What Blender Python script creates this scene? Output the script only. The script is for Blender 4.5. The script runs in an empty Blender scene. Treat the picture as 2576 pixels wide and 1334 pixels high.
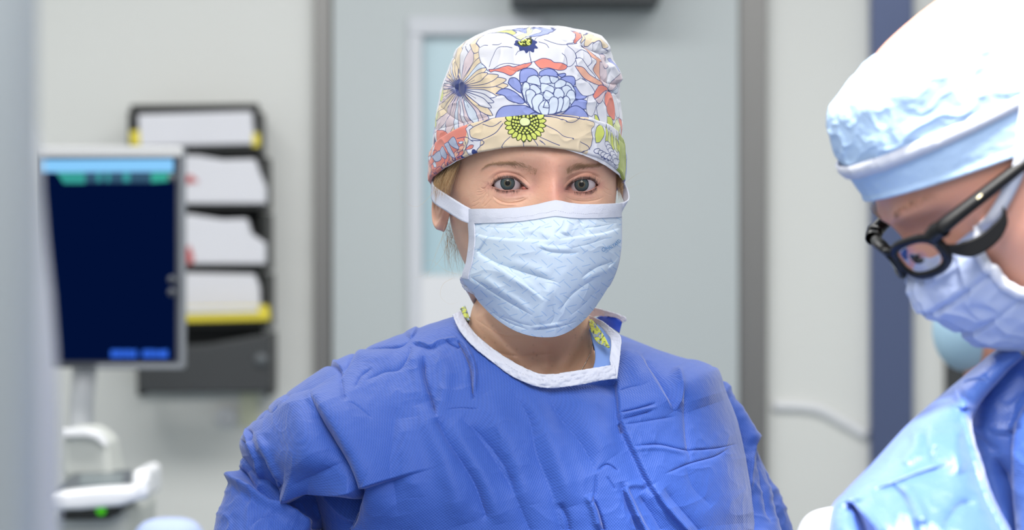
import bpy, math, random
import numpy as np
from mathutils import Vector
C = bpy.context.scene
COL = C.collection
rng = np.random.default_rng(7)
random.seed(7)

# ---------------------------------------------------------------- camera, world, lights, exposure
CAM_Z = 1.5
FPX = 2576 * 85 / 36.0                       # focal length in pixels
cd = bpy.data.cameras.new('camera'); cam = bpy.data.objects.new('camera', cd); COL.objects.link(cam)
cam.location = (0, 0, CAM_Z); cam.rotation_euler = (math.pi / 2, 0, 0)
cd.lens = 85; cd.sensor_width = 36; cd.clip_start = 0.05
cd.dof.use_dof = True; cd.dof.focus_distance = 2.11; cd.dof.aperture_fstop = 4.6
cd.dof.aperture_blades = 0
C.camera = cam
C.view_settings.view_transform = 'Standard'; C.view_settings.look = 'None'
C.view_settings.gamma = 1; C.view_settings.exposure = 0.0
w = bpy.data.worlds.new('world'); C.world = w; w.use_nodes = True
w.node_tree.nodes['Background'].inputs[0].default_value = (0.90, 0.94, 1.0, 1)
w.node_tree.nodes['Background'].inputs[1].default_value = 0.85

def lamp(name, kind, loc, target, power, size=0.5, color=(1, 1, 1), spot=None, blend=0.3, sizey=None):
    ld = bpy.data.lights.new(name, kind); ld.energy = power; ld.color = color
    if kind == 'AREA':
        ld.shape = 'RECTANGLE' if sizey else 'DISK'; ld.size = size
        if sizey: ld.size_y = sizey
    if kind == 'SPOT':
        ld.spot_size = math.radians(spot); ld.spot_blend = blend; ld.shadow_soft_size = size
    o = bpy.data.objects.new(name, ld); COL.objects.link(o); o.location = loc
    d = Vector(target) - Vector(loc); o.rotation_euler = d.to_track_quat('-Z', 'Y').to_euler()
    return o
lamp('ceiling_panel_light', 'AREA', (-0.3, 1.2, 2.78), (-0.3, 1.2, 0), 14, 1.2, (1, .99, .97), sizey=0.6)
lamp('ceiling_panel_light', 'AREA', (-0.7, 3.2, 2.78), (-0.7, 3.4, 0), 40, 1.6, (1, .99, .97), sizey=0.9)
lamp('ceiling_panel_light', 'AREA', (0.9, 3.1, 2.78), (0.9, 3.3, 0), 31, 1.2, (1, .99, .97), sizey=0.9)
lamp('surgical_or_key_light', 'SPOT', (0.30, 1.22, 2.52), (0.31, 1.74, 1.36), 230, 0.07, (1, .98, .93), spot=31, blend=0.45)
lamp('surgical_or_key_light', 'AREA', (0.0, 0.75, 2.3), (0.02, 2.1, 1.45), 17, 0.7, (1, .98, .95))  # added frontal key to brighten face and cap, not a surgical lamp

# ---------------------------------------------------------------- helpers
def P(px, py, Y):
    """A point seen at photo pixel (px, py) standing Y metres in front of the camera."""
    return ((px - 1288) * Y / FPX, Y, CAM_Z - (py - 667) * Y / FPX)
def PA(px, py, Y):
    px = np.asarray(px, float); py = np.asarray(py, float); Y = np.asarray(Y, float)
    px, py, Y = np.broadcast_arrays(px, py, Y)
    return np.stack([(px - 1288) * Y / FPX, Y, CAM_Z - (py - 667) * Y / FPX], -1)
def proj(V):
    return 1288 + V[..., 0] / V[..., 1] * FPX, 667 - (V[..., 2] - CAM_Z) / V[..., 1] * FPX
def srgb(r, g, b):
    f = lambda c: (c / 255 / 12.92) if c / 255 <= .04045 else ((c / 255 + .055) / 1.055) ** 2.4
    return (f(r), f(g), f(b))

MATS = {}
def mat(name, color=(.8, .8, .8), rough=.5, metal=0, sss=0, sssr=(1, .35, .2), coat=0, spec=.5, attr=None,
        bump=None, emit=None, estr=0, sheen=0, trans=0, weave=None, alpha=1, vary=None, ior=None, translucent=0):
    m = bpy.data.materials.new(name); m.use_nodes = True; nt = m.node_tree; N = nt.nodes; L = nt.links
    b = N['Principled BSDF']; I = b.inputs
    I['Base Color'].default_value = (*color, 1); I['Roughness'].default_value = rough; I['Metallic'].default_value = metal
    I['Specular IOR Level'].default_value = spec; I['Coat Weight'].default_value = coat; I['Coat Roughness'].default_value = .03
    I['Transmission Weight'].default_value = trans; I['Alpha'].default_value = alpha
    if ior: I['IOR'].default_value = ior
    if sss:
        I['Subsurface Weight'].default_value = sss; I['Subsurface Radius'].default_value = sssr; I['Subsurface Scale'].default_value = .0022
    if sheen: I['Sheen Weight'].default_value = sheen; I['Sheen Roughness'].default_value = .4
    if emit: I['Emission Color'].default_value = (*emit, 1); I['Emission Strength'].default_value = estr
    csock = None
    if attr:
        a = N.new('ShaderNodeAttribute'); a.attribute_name = attr; csock = a.outputs['Color']
    tc = N.new('ShaderNodeTexCoord')
    if vary:                                   # (scale, amount): soft cloudy tone variation of the stuff itself
        n = N.new('ShaderNodeTexNoise'); n.inputs['Scale'].default_value = vary[0]; n.inputs['Detail'].default_value = 4
        L.new(tc.outputs['Object'], n.inputs['Vector'])
        r = N.new('ShaderNodeMapRange'); r.inputs[3].default_value = 1 - vary[1]; r.inputs[4].default_value = 1 + vary[1]
        L.new(n.outputs[0], r.inputs[0])
        mx = N.new('ShaderNodeVectorMath'); mx.operation = 'SCALE'; L.new(r.outputs[0], mx.inputs['Scale'])
        if csock: L.new(csock, mx.inputs[0])
        else: mx.inputs[0].default_value = color
        csock = mx.outputs[0]
    hs = None
    if weave:                                  # (pitch, strength, colour amount): embossed diamond grid of spunbond cloth
        sp = N.new('ShaderNodeSeparateXYZ'); L.new(tc.outputs['Object'], sp.inputs[0])
        def M(op, a, b=None):
            q = N.new('ShaderNodeMath'); q.operation = op
            for i, v in enumerate((a, b)):
                if v is None: continue
                if isinstance(v, (int, float)): q.inputs[i].default_value = v
                else: L.new(v, q.inputs[i])
            return q.outputs[0]
        k = 2 * math.pi / weave[0]
        ra = M('ADD', sp.outputs[0], M('MULTIPLY', sp.outputs[1], .6))
        rb = M('ADD', sp.outputs[2], M('MULTIPLY', sp.outputs[1], -.4))
        s1 = M('SINE', M('MULTIPLY', ra, k)); s2 = M('SINE', M('MULTIPLY', rb, k))
        dots = M('MULTIPLY', s1, s2); hs = dots
        r = N.new('ShaderNodeMapRange'); r.inputs[1].default_value = -1; r.inputs[3].default_value = 1 - weave[2]; r.inputs[4].default_value = 1 + weave[2]
        L.new(dots, r.inputs[0])
        mx = N.new('ShaderNodeVectorMath'); mx.operation = 'SCALE'; L.new(r.outputs[0], mx.inputs['Scale'])
        if csock: L.new(csock, mx.inputs[0])
        else: mx.inputs[0].default_value = color
        csock = mx.outputs[0]
    if csock: L.new(csock, I['Base Color'])
    prev = None
    if hs is not None:
        bp = N.new('ShaderNodeBump'); bp.inputs['Strength'].default_value = weave[1]; bp.inputs['Distance'].default_value = .0004
        L.new(hs, bp.inputs['Height']); prev = bp.outputs[0]
    for bb in (bump or []):                    # (scale, distance, detail)
        n = N.new('ShaderNodeTexNoise'); n.inputs['Scale'].default_value = bb[0]; n.inputs['Detail'].default_value = bb[2] if len(bb) > 2 else 3
        L.new(tc.outputs['Object'], n.inputs['Vector'])
        bp = N.new('ShaderNodeBump'); bp.inputs['Strength'].default_value = 1; bp.inputs['Distance'].default_value = bb[1]
        L.new(n.outputs[0], bp.inputs['Height'])
        if prev: L.new(prev, bp.inputs['Normal'])
        prev = bp.outputs[0]
    if prev: L.new(prev, I['Normal'])
    if translucent:
        t = N.new('ShaderNodeBsdfTranslucent'); t.inputs[0].default_value = (*color, 1)
        if csock: L.new(csock, t.inputs[0])
        x = N.new('ShaderNodeMixShader'); x.inputs[0].default_value = translucent
        L.new(b.outputs[0], x.inputs[1]); L.new(t.outputs[0], x.inputs[2]); L.new(x.outputs[0], N['Material Output'].inputs[0])
    MATS[name] = m
    return m

def link_mesh(name, verts, faces, m, parent=None, smooth=True, col=None, bevel=0):
    me = bpy.data.meshes.new(name)
    if isinstance(verts, np.ndarray):
        nv = len(verts); F = np.asarray(faces, np.int32); nf = len(F); k = F.shape[1]
        me.vertices.add(nv); me.vertices.foreach_set('co', verts.astype(np.float32).ravel())
        me.loops.add(nf * k); me.loops.foreach_set('vertex_index', F.ravel())
        me.polygons.add(nf); me.polygons.foreach_set('loop_start', np.arange(nf, dtype=np.int32) * k)
        me.update(calc_edges=True); me.validate()
    else:
        me.from_pydata(verts, [], faces); me.update()
    if smooth: me.polygons.foreach_set('use_smooth', np.ones(len(me.polygons), bool))
    if col is not None:
        a = me.color_attributes.new('col', 'FLOAT_COLOR', 'POINT')
        c4 = np.ones((len(me.vertices), 4), np.float32); c4[:, :3] = col.reshape(-1, 3); a.data.foreach_set('color', c4.ravel())
    me.materials.append(m)
    o = bpy.data.objects.new(name, me); COL.objects.link(o)
    if parent is not None: o.parent = parent; o.matrix_parent_inverse = base_inv(parent)
    if bevel:
        b = o.modifiers.new('bevel', 'BEVEL'); b.width = bevel; b.segments = 3; b.limit_method = 'ANGLE'
    return o
def base_inv(p):
    from mathutils import Matrix
    M = Matrix.Identity(4); q = p
    while q is not None:
        M = Matrix.Translation(q.location) @ M; q = q.parent
        if q is not None and q.type != 'EMPTY': break
    # only Empties at thing level carry a location, parts stay at the world origin
    r = p
    while r.parent is not None: r = r.parent
    return Matrix.Translation(-r.location) if p.parent is None else Matrix.Identity(4)
def grid_faces(R, K, wrap=False, off=0):
    i = np.arange(R - 1)[:, None]; kk = K if wrap else K - 1
    j = np.arange(kk)[None, :]; j2 = (j + 1) % K
    f = np.stack([i * K + j, i * K + j2, (i + 1) * K + j2, (i + 1) * K + j], -1).reshape(-1, 4)
    return f + off
def grid(name, G, m, parent=None, wrap=False, col=None, thick=0, flip=False, offset=-1):
    R, K = G.shape[:2]; F = grid_faces(R, K, wrap)
    if flip: F = F[:, ::-1]
    o = link_mesh(name, G.reshape(-1, 3), F, m, parent, True, col)
    if thick:
        s = o.modifiers.new('cloth thickness', 'SOLIDIFY'); s.thickness = thick; s.offset = offset
    return o
def thing(name, label, cat, loc, group=None):
    o = bpy.data.objects.new(name, None); COL.objects.link(o); o.location = loc; o.empty_display_size = .1
    o['label'] = label; o['category'] = cat
    if group: o['group'] = group
    return o
def tag(o, label, cat, group=None):
    o['label'] = label; o['category'] = cat
    if group: o['group'] = group
    return o
def struct(o): o['kind'] = 'structure'; return o
def box(name, a, b, m, parent=None, bevel=0):
    x0, y0, z0 = a; x1, y1, z1 = b
    v = [(x0, y0, z0), (x1, y0, z0), (x1, y1, z0), (x0, y1, z0), (x0, y0, z1), (x1, y0, z1), (x1, y1, z1), (x0, y1, z1)]
    f = [(3, 2, 1, 0), (4, 5, 6, 7), (0, 1, 5, 4), (1, 2, 6, 5), (2, 3, 7, 6), (3, 0, 4, 7)]
    return link_mesh(name, v, f, m, parent, False, None, bevel)
def pbox(name, x0, y0, x1, y1, Yf, Yb, m, parent=None, bevel=0):
    """box whose front face spans photo pixels (x0,y0)-(x1,y1) at distance Yf and reaches back to Yb"""
    a = P(x0, y1, Yf); b = P(x1, y0, Yf)
    return box(name, (a[0], Yf, a[2]), (b[0], Yb, b[2]), m, parent, bevel)
def catmull(pts, n):
    pts = np.asarray(pts, float)
    if len(pts) == 2:
        t = np.linspace(0, 1, n)[:, None]; return pts[0] * (1 - t) + pts[1] * t
    p = np.vstack([2 * pts[0] - pts[1], pts, 2 * pts[-1] - pts[-2]])
    d = np.r_[0, np.cumsum(np.linalg.norm(np.diff(pts[:, :min(3, pts.shape[1])], axis=0), axis=1) + 1e-9)]
    u = np.linspace(0, d[-1], n); k = np.clip(np.searchsorted(d, u, 'right') - 1, 0, len(pts) - 2)
    t = ((u - d[k]) / (d[k + 1] - d[k]))[:, None]
    a, b, c, e = p[k], p[k + 1], p[k + 2], p[k + 3]
    return .5 * (2 * b + (c - a) * t + (2 * a - 5 * b + 4 * c - e) * t * t + (3 * b - a - 3 * c + e) * t ** 3)
def pchip(x, y, q):
    """smooth monotone interpolation, y may be a table"""
    x = np.asarray(x, float); y = np.asarray(y, float); one = y.ndim == 1
    if one: y = y[:, None]
    h = np.diff(x)[:, None]; dl = np.diff(y, axis=0) / h
    m = np.zeros_like(y); m[0] = dl[0]; m[-1] = dl[-1]
    s = (dl[:-1] * dl[1:]) > 0; w1 = 2 * h[1:] + h[:-1]; w2 = h[1:] + 2 * h[:-1]
    with np.errstate(all='ignore'): hm = (w1 + w2) / (w1 / dl[:-1] + w2 / dl[1:])
    m[1:-1] = np.where(s, hm, 0)
    q = np.asarray(q, float); k = np.clip(np.searchsorted(x, q, 'right') - 1, 0, len(x) - 2)
    t = ((q - x[k]) / (x[k + 1] - x[k])).clip(0, 1)[..., None]; hk = h[k]
    r = ((1 + 2 * t) * (1 - t) ** 2) * y[k] + t * (1 - t) ** 2 * hk * m[k] + t * t * (3 - 2 * t) * y[k + 1] + t * t * (t - 1) * hk * m[k + 1]
    return r[..., 0] if one else r
def tube(path, rad, K=10, caps=True):
    """verts, faces of a tube along a 3D path with radii"""
    path = np.asarray(path, float); n = len(path); rad = np.broadcast_to(np.asarray(rad, float), (n,))
    T = np.gradient(path, axis=0); T /= np.linalg.norm(T, axis=1)[:, None] + 1e-12
    up = np.array([0, 0, 1.]) if abs(T[0, 2]) < .9 else np.array([1., 0, 0])
    V = np.zeros((n, K, 3)); A = np.cross(T[0], up); A /= np.linalg.norm(A)
    for i in range(n):
        A = A - T[i] * A.dot(T[i]); A /= np.linalg.norm(A); B = np.cross(T[i], A)
        a = np.linspace(0, 2 * math.pi, K, endpoint=False)[:, None]
        V[i] = path[i] + rad[i] * (np.cos(a) * A + np.sin(a) * B)
    return V
def add_tube(name, path, rad, m, parent=None, K=12):
    V = tube(path, rad, K); R = len(V); v = V.reshape(-1, 3).tolist(); f = [tuple(q) for q in grid_faces(R, K, True).tolist()]
    f.append(tuple(range(K))[::-1]); f.append(tuple((R - 1) * K + i for i in range(K)))
    return link_mesh(name, v, f, m, parent)
def strands(name, paths, rad, m, parent, K=3):
    """many fine hairs in one mesh; paths: list of (n,3); tapering"""
    Vs, Fs, off = [], [], 0
    for p in paths:
        n = len(p); r = rad * np.linspace(1, .25, n); V = tube(p, r, K)
        Vs.append(V.reshape(-1, 3)); Fs.append(grid_faces(n, K, True, off)); off += n * K
    return link_mesh(name, np.vstack(Vs), np.vstack(Fs), m, parent)
def seg_dist(X, Y, pts):
    """distance, signed side and fraction along for polyline pts over arrays X,Y"""
    best = np.full(X.shape, 1e9, np.float32); sg = np.zeros_like(best); fr = np.zeros_like(best)
    L = np.r_[0, np.cumsum(np.linalg.norm(np.diff(pts, axis=0), axis=1))]
    for i in range(len(pts) - 1):
        a, b = pts[i], pts[i + 1]; d = b - a; l2 = d.dot(d) + 1e-9
        t = np.clip(((X - a[0]) * d[0] + (Y - a[1]) * d[1]) / l2, 0, 1)
        ex = X - a[0] - t * d[0]; ey = Y - a[1] - t * d[1]; q = np.hypot(ex, ey)
        m = q < best; best[m] = q[m]
        sg[m] = np.sign(d[0] * ey - d[1] * ex)[m]; fr[m] = ((L[i] + t * math.sqrt(l2)) / (L[-1] + 1e-9))[m]
    return best, sg, fr
def folds(X, Y, specs):
    """height field: each spec (kind, points, width, amplitude[, width2, taper]) traced on the cloth.
    ridge / crease are symmetric, step raises the right-hand side of the line and fades over width2"""
    H = np.zeros(X.shape, np.float32)
    for s in specs:
        kind, pts, wd, amp = s[:4]; w2 = s[4] if len(s) > 4 else wd * 4; tp = s[5] if len(s) > 5 else (.18, .18)
        pts = catmull(pts, max(8, 5 * len(pts))) if len(pts) > 2 else np.asarray(pts, float)
        rch = max(wd * (5 if kind == 'crease' else 3.2), w2 * 2.6 if kind == 'step' else 0, w2 * 4.5 if kind == 'sharp' else 0)
        m = (X > pts[:, 0].min() - rch) & (X < pts[:, 0].max() + rch) & (Y > pts[:, 1].min() - rch) & (Y < pts[:, 1].max() + rch)
        if not m.any(): continue
        d, sg, fr = seg_dist(X[m], Y[m], pts)
        e = np.ones_like(fr)
        if tp[0] > 0: e *= np.clip(fr / tp[0], 0, 1) ** .8
        if tp[1] > 0: e *= np.clip((1 - fr) / tp[1], 0, 1) ** .8
        if kind == 'ridge': h = np.exp(-(d / wd) ** 2)
        elif kind == 'crease': h = -np.exp(-d / wd * 1.5)
        elif kind == 'sharp':                     # knife ridge: sharp on the line, long flanks
            h = np.exp(-d / w2 * 1.5)
        else:
            sd = d * sg; h = .5 * (1 + np.tanh(sd / wd)) * np.exp(-(np.maximum(sd, 0) / w2) ** 2)
        H[m] += amp * h * e
    return H
def sstep(a, b, x):
    t = np.clip((x - a) / (b - a), 0, 1); return t * t * (3 - 2 * t)
def vnoise(X, Y, scale, seed=0, octaves=3):
    """smooth value noise on arrays"""
    r = np.random.default_rng(seed); T = r.random((64, 64)).astype(np.float32); out = 0; amp = 1; tot = 0
    for o in range(octaves):
        x = X / scale * 2 ** o; y = Y / scale * 2 ** o; xi = np.floor(x).astype(int); yi = np.floor(y).astype(int)
        fx = x - xi; fy = y - yi; fx = fx * fx * (3 - 2 * fx); fy = fy * fy * (3 - 2 * fy)
        g = lambda a, b: T[(a + 17 * o) % 64, (b + 31 * o) % 64]
        out = out + amp * ((g(xi, yi) * (1 - fx) + g(xi + 1, yi) * fx) * (1 - fy) + (g(xi, yi + 1) * (1 - fx) + g(xi + 1, yi + 1) * fx) * fy)
        tot += amp; amp *= .5
    return out / tot - .5
def crumple(X, Y, scale, seed=0):
    """faceted crinkles of stiff nonwoven cloth: ridged noise"""
    a = 1 - np.abs(vnoise(X, Y, scale, seed, 2)) * 3
    return np.clip(a, 0, 1) ** 3
# ---------------------------------------------------------------- the room
wallm = mat('wall_panel_paint', srgb(224, 225, 221), .55, vary=(3, .015))
doorm = mat('door_laminate', srgb(187, 194, 195), .4, vary=(2, .02))
steel = mat('brushed_steel', srgb(128, 127, 125), .4, metal=.5)
darkst = mat('dark_blue_steel', srgb(84, 96, 130), .35, metal=.3)
whitep = mat('white_paint', srgb(228, 229, 232), .4)
glassm = mat('frosted_glass', srgb(176, 203, 212), .25)
blackp = mat('black_plastic', srgb(22, 24, 23), .45)
greyp = mat('grey_plastic', srgb(58, 60, 62), .5)
paper = mat('paper', srgb(222, 222, 228), .8, vary=(9, .03))
yellow = mat('yellow_label', srgb(226, 208, 60), .5)
redm = mat('red_print', srgb(190, 90, 90), .6)
floorm = mat('vinyl_floor', srgb(120, 140, 150), .35, vary=(4, .05))
W5 = 5.0
struct(box('floor', (-2.4, -1.0, -.05), (2.4, 5.4, 0), floorm))
struct(box('ceiling', (-2.4, -1.0, 2.8), (2.4, 5.4, 2.85), whitep))
struct(box('wall_back', (-2.4, W5, 0), (2.4, W5 + .1, 2.8), wallm))
struct(box('wall_left', (-2.5, -1.0, 0), (-2.4, 5.1, 2.8), wallm))
struct(box('wall_right', (2.4, -1.0, 0), (2.5, 5.1, 2.8), wallm))
def vstrip(name, x0, x1, Yf, m, z1=2.8, z0=0):
    a = P(x0, 0, W5)[0]; b = P(x1, 0, W5)[0]
    return struct(box(name, (a, Yf, z0), (b, W5, z1), m, None, .002))
vstrip('trim_1', 792, 836, W5 - .03, steel)
vstrip('trim_2', 1856, 1926, W5 - .03, steel)
vstrip('trim_3', 2186, 2292, W5 - .03, darkst)
vstrip('trim_4', 2375, 2640, W5 - .015, greyp)
# big door leaf with its vision panel
dx0 = P(842, 0, W5)[0]; dx1 = P(1852, 0, W5)[0]
wx0 = P(1066, 0, W5)[0]; wx1 = P(1330, 0, W5)[0]; wz0 = P(0, 690, W5)[2]; wz1 = P(0, 95, W5)[2]
door = struct(bpy.data.objects.new('door_1', None)); COL.objects.link(door); door.location = ((dx0 + dx1) / 2, W5 - .02, 0)
box('door_panel', (dx0, W5 - .05, .01), (wx0, W5 - .005, 2.4), doorm, door)
box('door_panel', (wx1, W5 - .05, .01), (dx1, W5 - .005, 2.4), doorm, door)
box('door_panel', (wx0, W5 - .05, .01), (wx1, W5 - .005, wz0), doorm, door)
box('door_panel', (wx0, W5 - .05, wz1), (wx1, W5 - .005, 2.4), doorm, door)
t = .03
framem = mat('window_frame_paint', srgb(208, 211, 217), .5)
fr = [box('window_frame', (wx0 - t, W5 - .065, wz1), (wx1 + t, W5 - .045, wz1 + .038), framem, door, .004),
      box('window_frame', (wx0 - t, W5 - .065, wz0 - .30), (wx0, W5 - .045, wz1), framem, door, .004),
      box('window_frame', (wx1, W5 - .065, wz0 - .30), (wx1 + t, W5 - .045, wz1), framem, door, .004)]
box('window_pane', (wx0, W5 - .035, wz0), (wx1, W5 - .02, wz1), glassm, door)
box('notice_sheet', (wx0 - .002, W5 - .066, wz0 - .30), (wx1, W5 - .051, wz0 - .002), whitep, door)
cl = pbox('door_closer', 1285, -190, 1662, 8, 4.80, W5 - .05, greyp, door, .008)
# curved conduit on the right hand wall panel
pts = [(1945, 1022), (2010, 1024), (2060, 1032), (2110, 1058), (2180, 1098)]
q = catmull([(*p,) for p in pts], 24)
o = add_tube('wall_conduit', PA(q[:, 0], q[:, 1], 4.994), .010, whitep, None)
tag(o, 'pale curved conduit along the wall right of the door', 'conduit')
# round outlet plate on the left wall
ang = np.linspace(0, 2 * math.pi, 25)[:-1]
G = np.stack([PA(568 + r * np.cos(ang), 1050 + r * np.sin(ang), y) for r, y in ((27, 4.999), (27, 4.985), (22, 4.98), (14, 4.98), (12, 4.986), (.1, 4.986))])
o = grid('wall_outlet', G, whitep, None, True); tag(o, 'small round white outlet plate under the file rack', 'outlet')
o = pbox('wall_label', 604, 985, 650, 1075, 4.994, 4.999, mat('pale_yellow_card', srgb(220, 222, 196), .7)); tag(o, 'pale yellow card strip taped below the file rack', 'label')

# wall file rack --------------------------------------------------------------------------------
rk = thing('file_rack', 'black wall mounted rack of stacked document trays', 'file rack', P(500, 985, 4.9))
def quad_prism(name, pf, Yf, Yb, m, parent, bev=.002):
    """prism from a pixel outline on the plane Yf back to Yb"""
    n = len(pf); a = [P(x, y, Yf) for x, y in pf]
    v = a + [(p[0], Yb, p[2]) for p in a]
    f = [tuple(range(n))[::-1], tuple(range(n, 2 * n))] + [(i, (i + 1) % n, n + (i + 1) % n, n + i) for i in range(n)]
    return link_mesh(name, v, f, m, parent, False, None, bev)
quad_prism('back_plate', [(330, 265), (650, 262), (662, 985), (345, 988)], 4.975, 4.998, blackp, rk)
rows = [(268, 372, 322, 652), (380, 515, 330, 668), (520, 668, 335, 672), (675, 812, 338, 676), (822, 985, 345, 682)]
for i, (y0, y1, xa, xb) in enumerate(rows):
    if i < 4: quad_prism('tray_shelf', [(xa + 8, y1 - 6), (xb - 8, y1 - 8), (xb - 4, y1 + 12), (xa + 4, y1 + 14)], 4.84, 4.975, blackp, rk)
    for sx in (xa, xb - 14):
        quad_prism('tray_side', [(sx, y0 + (y1 - y0) * .1), (sx + 14, y0 + (y1 - y0) * .1), (sx + 14, y1 + 12), (sx, y1 + 12)], 4.85, 4.975, blackp, rk)
quad_prism('rack_pocket', [(346, 862), (430, 872), (520, 866), (600, 852), (680, 838), (682, 978), (672, 988), (360, 990), (346, 975)], 4.80, 4.83, greyp, rk, .01)
G = np.stack([PA(657 + r * np.cos(ang), 905 + r * np.sin(ang), y) for r, y in ((16, 4.80), (15, 4.792), (.1, 4.79))]); o = grid('rack_button', G, mat('button_grey', srgb(104, 108, 112), .5), rk, True)
quad_prism('label_strip', [(440, 772), (676, 768), (680, 806), (440, 812)], 4.805, 4.812, yellow, rk)
quad_prism('label_clip', [(326, 330), (352, 326), (354, 366), (328, 368)], 4.83, 4.84, yellow, rk)
quad_prism('label_clip', [(632, 336), (652, 334), (654, 368), (634, 370)], 4.83, 4.84, yellow, rk)
quad_prism('top_rail', [(326, 264), (648, 260), (650, 272), (328, 276)], 4.84, 4.85, blackp, rk)
quad_prism('label_insert', [(452, 774), (650, 772), (650, 786), (452, 790)], 4.800, 4.805, paper, rk)
sheets = [([(346, 288), (632, 280), (640, 362), (352, 368)], 'white paper stack in the top tray of the wall rack'),
          ([(360, 388), (500, 392), (560, 402), (640, 400), (655, 440), (668, 470), (668, 512), (350, 512)], 'white crumpled papers in the second tray of the wall rack'),
          ([(350, 538), (480, 540), (560, 552), (620, 550), (632, 590), (668, 612), (668, 664), (350, 664)], 'creased white papers with red print in the third tray'),
          ([(350, 684), (640, 690), (652, 720), (655, 770), (352, 776)], 'flat white papers above the yellow label strip')]
for pf, lb in sheets:
    o = quad_prism('paper_stack', pf, 4.83 if lb[0] != 'f' else 4.845, 4.87, paper, None, .003)
    o.data.materials[0] = paper; tag(o, lb, 'papers', 'paper stacks in the wall file rack')
    if 'red' in lb: quad_prism('red_print', [(462, 628), (478, 618), (488, 650), (484, 664), (462, 664)], 4.828, 4.8302, redm, o, 0)
    if 'second' in lb: quad_prism('red_print', [(455, 446), (480, 440), (500, 458), (455, 464)], 4.828, 4.8302, redm, o, 0)

# portrait monitor -------------------------------------------------------------------------------
mo = thing('monitor', 'portrait touchscreen monitor with white bezel and dark blue screen', 'monitor', P(280, 920, 3.9))
bz = mat('monitor_bezel', srgb(180, 181, 182), .4); bz3 = mat('monitor_edge', srgb(120, 124, 130), .4); bz2 = mat('monitor_side', srgb(70, 74, 82), .4)
YM = 3.85
def rrect(x0, y0, x1, y1, r, n=6):
    o = []
    for cx, cy, a0 in ((x1 - r, y0 + r, -90), (x1 - r, y1 - r, 0), (x0 + r, y1 - r, 90), (x0 + r, y0 + r, 180)):
        for k in range(n + 1):
            a = math.radians(a0 + 90 * k / n); o.append((cx + r * math.cos(a), cy + r * math.sin(a)))
    return o
quad_prism('housing', rrect(84, 368, 460, 926, 14), YM, YM + .04, bz2, mo, .003)
quad_prism('top_bezel', rrect(84, 367, 460, 396, 12), YM - .006, YM + .02, bz, mo, .003)
quad_prism('side_edge', rrect(452, 372, 464, 926, 5), YM - .004, YM + .02, bz3, mo, .002)
quad_prism('bottom_edge', rrect(240, 916, 462, 930, 6), YM - .004, YM + .02, bz3, mo, .002)
scr = quad_prism('screen', [(92, 396), (441, 396), (441, 908), (92, 908)], YM - .004, YM + .002,
                 mat('screen_glow', (0, 0, 0), .6, spec=0, emit=srgb(2, 16, 54), estr=1), mo, 0)
def em(name, c): return mat(name, (0, 0, 0), .3, emit=srgb(*c), estr=1)
quad_prism('title_bar', [(95, 402), (436, 400), (436, 432), (95, 434)], YM - .0055, YM - .004, em('title_bar_glow', (130, 200, 250)), scr, 0)
quad_prism('status_field', [(142, 434), (214, 434), (214, 462), (160, 462)], YM - .0055, YM - .004, em('status_green_glow', (20, 150, 140)), scr, 0)
quad_prism('status_field', [(380, 434), (434, 434), (434, 456), (380, 460)], YM - .0055, YM - .004, em('status_green_glow', (20, 160, 140)), scr, 0)
dg = em('status_dark_glow', (10, 70, 100))
for a, b in ((214, 380),): quad_prism('status_field', [(a, 434), (b, 434), (b, 460), (a, 460)], YM - .0052, YM - .004, dg, scr, 0)
tl = em('status_light_glow', (25, 150, 150))
for a, b in ((244, 254), (268, 276), (310, 326)): quad_prism('status_divider', [(a, 434), (b, 434), (b, 458), (a, 458)], YM - .0056, YM - .0052, tl, scr, 0)
bl = em('caption_glow', (10, 90, 215))
for a, b in ((278, 292), (294, 306), (308, 316), (318, 330), (332, 344), (358, 370), (372, 384), (386, 394), (396, 422)):
    quad_prism('screen_caption', [(a, 880 + (b % 3)), (b, 880), (b, 901), (a, 900)], YM - .0055, YM - .004, bl, scr, 0)
for y in (448, 704, 736):
    G = np.stack([PA(432 + r * np.cos(ang), y + r * np.sin(ang), yy) for r, yy in ((11, YM - .004), (10, YM - .012), (.1, YM - .013))]); grid('bezel_button', G, bz2, mo, True)
# the column that carries the monitor
add_tube('monitor_arm', [P(215, 900, YM + .06), P(205, 1010, YM + .07), P(200, 1200, YM + .08), P(200, 1500, YM + .09), (P(200, 1500, YM + .09)[0], YM + .09, .02)], .02, whitep, mo)

# machine on the cart under it ----------------------------------------------------------------------
md = thing('anaesthesia_machine', 'white machine with a control panel and a green indicator light', 'medical machine', (P(240, 0, 3.6)[0], 3.6, 0))
YD = 3.5
quad_prism('rear_hood', [(152, 1082), (215, 1080), (248, 1092), (268, 1118), (280, 1180), (290, 1210), (150, 1210)], YD + .12, YD + .24, mat('grey_white_plastic', srgb(205, 208, 203), .5), md, .02)
quad_prism('hood_rim', [(150, 1080), (215, 1079), (252, 1092), (270, 1120), (262, 1126), (240, 1106), (214, 1100), (152, 1102)], YD + .10, YD + .12, whitep, md, .006)
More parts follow.
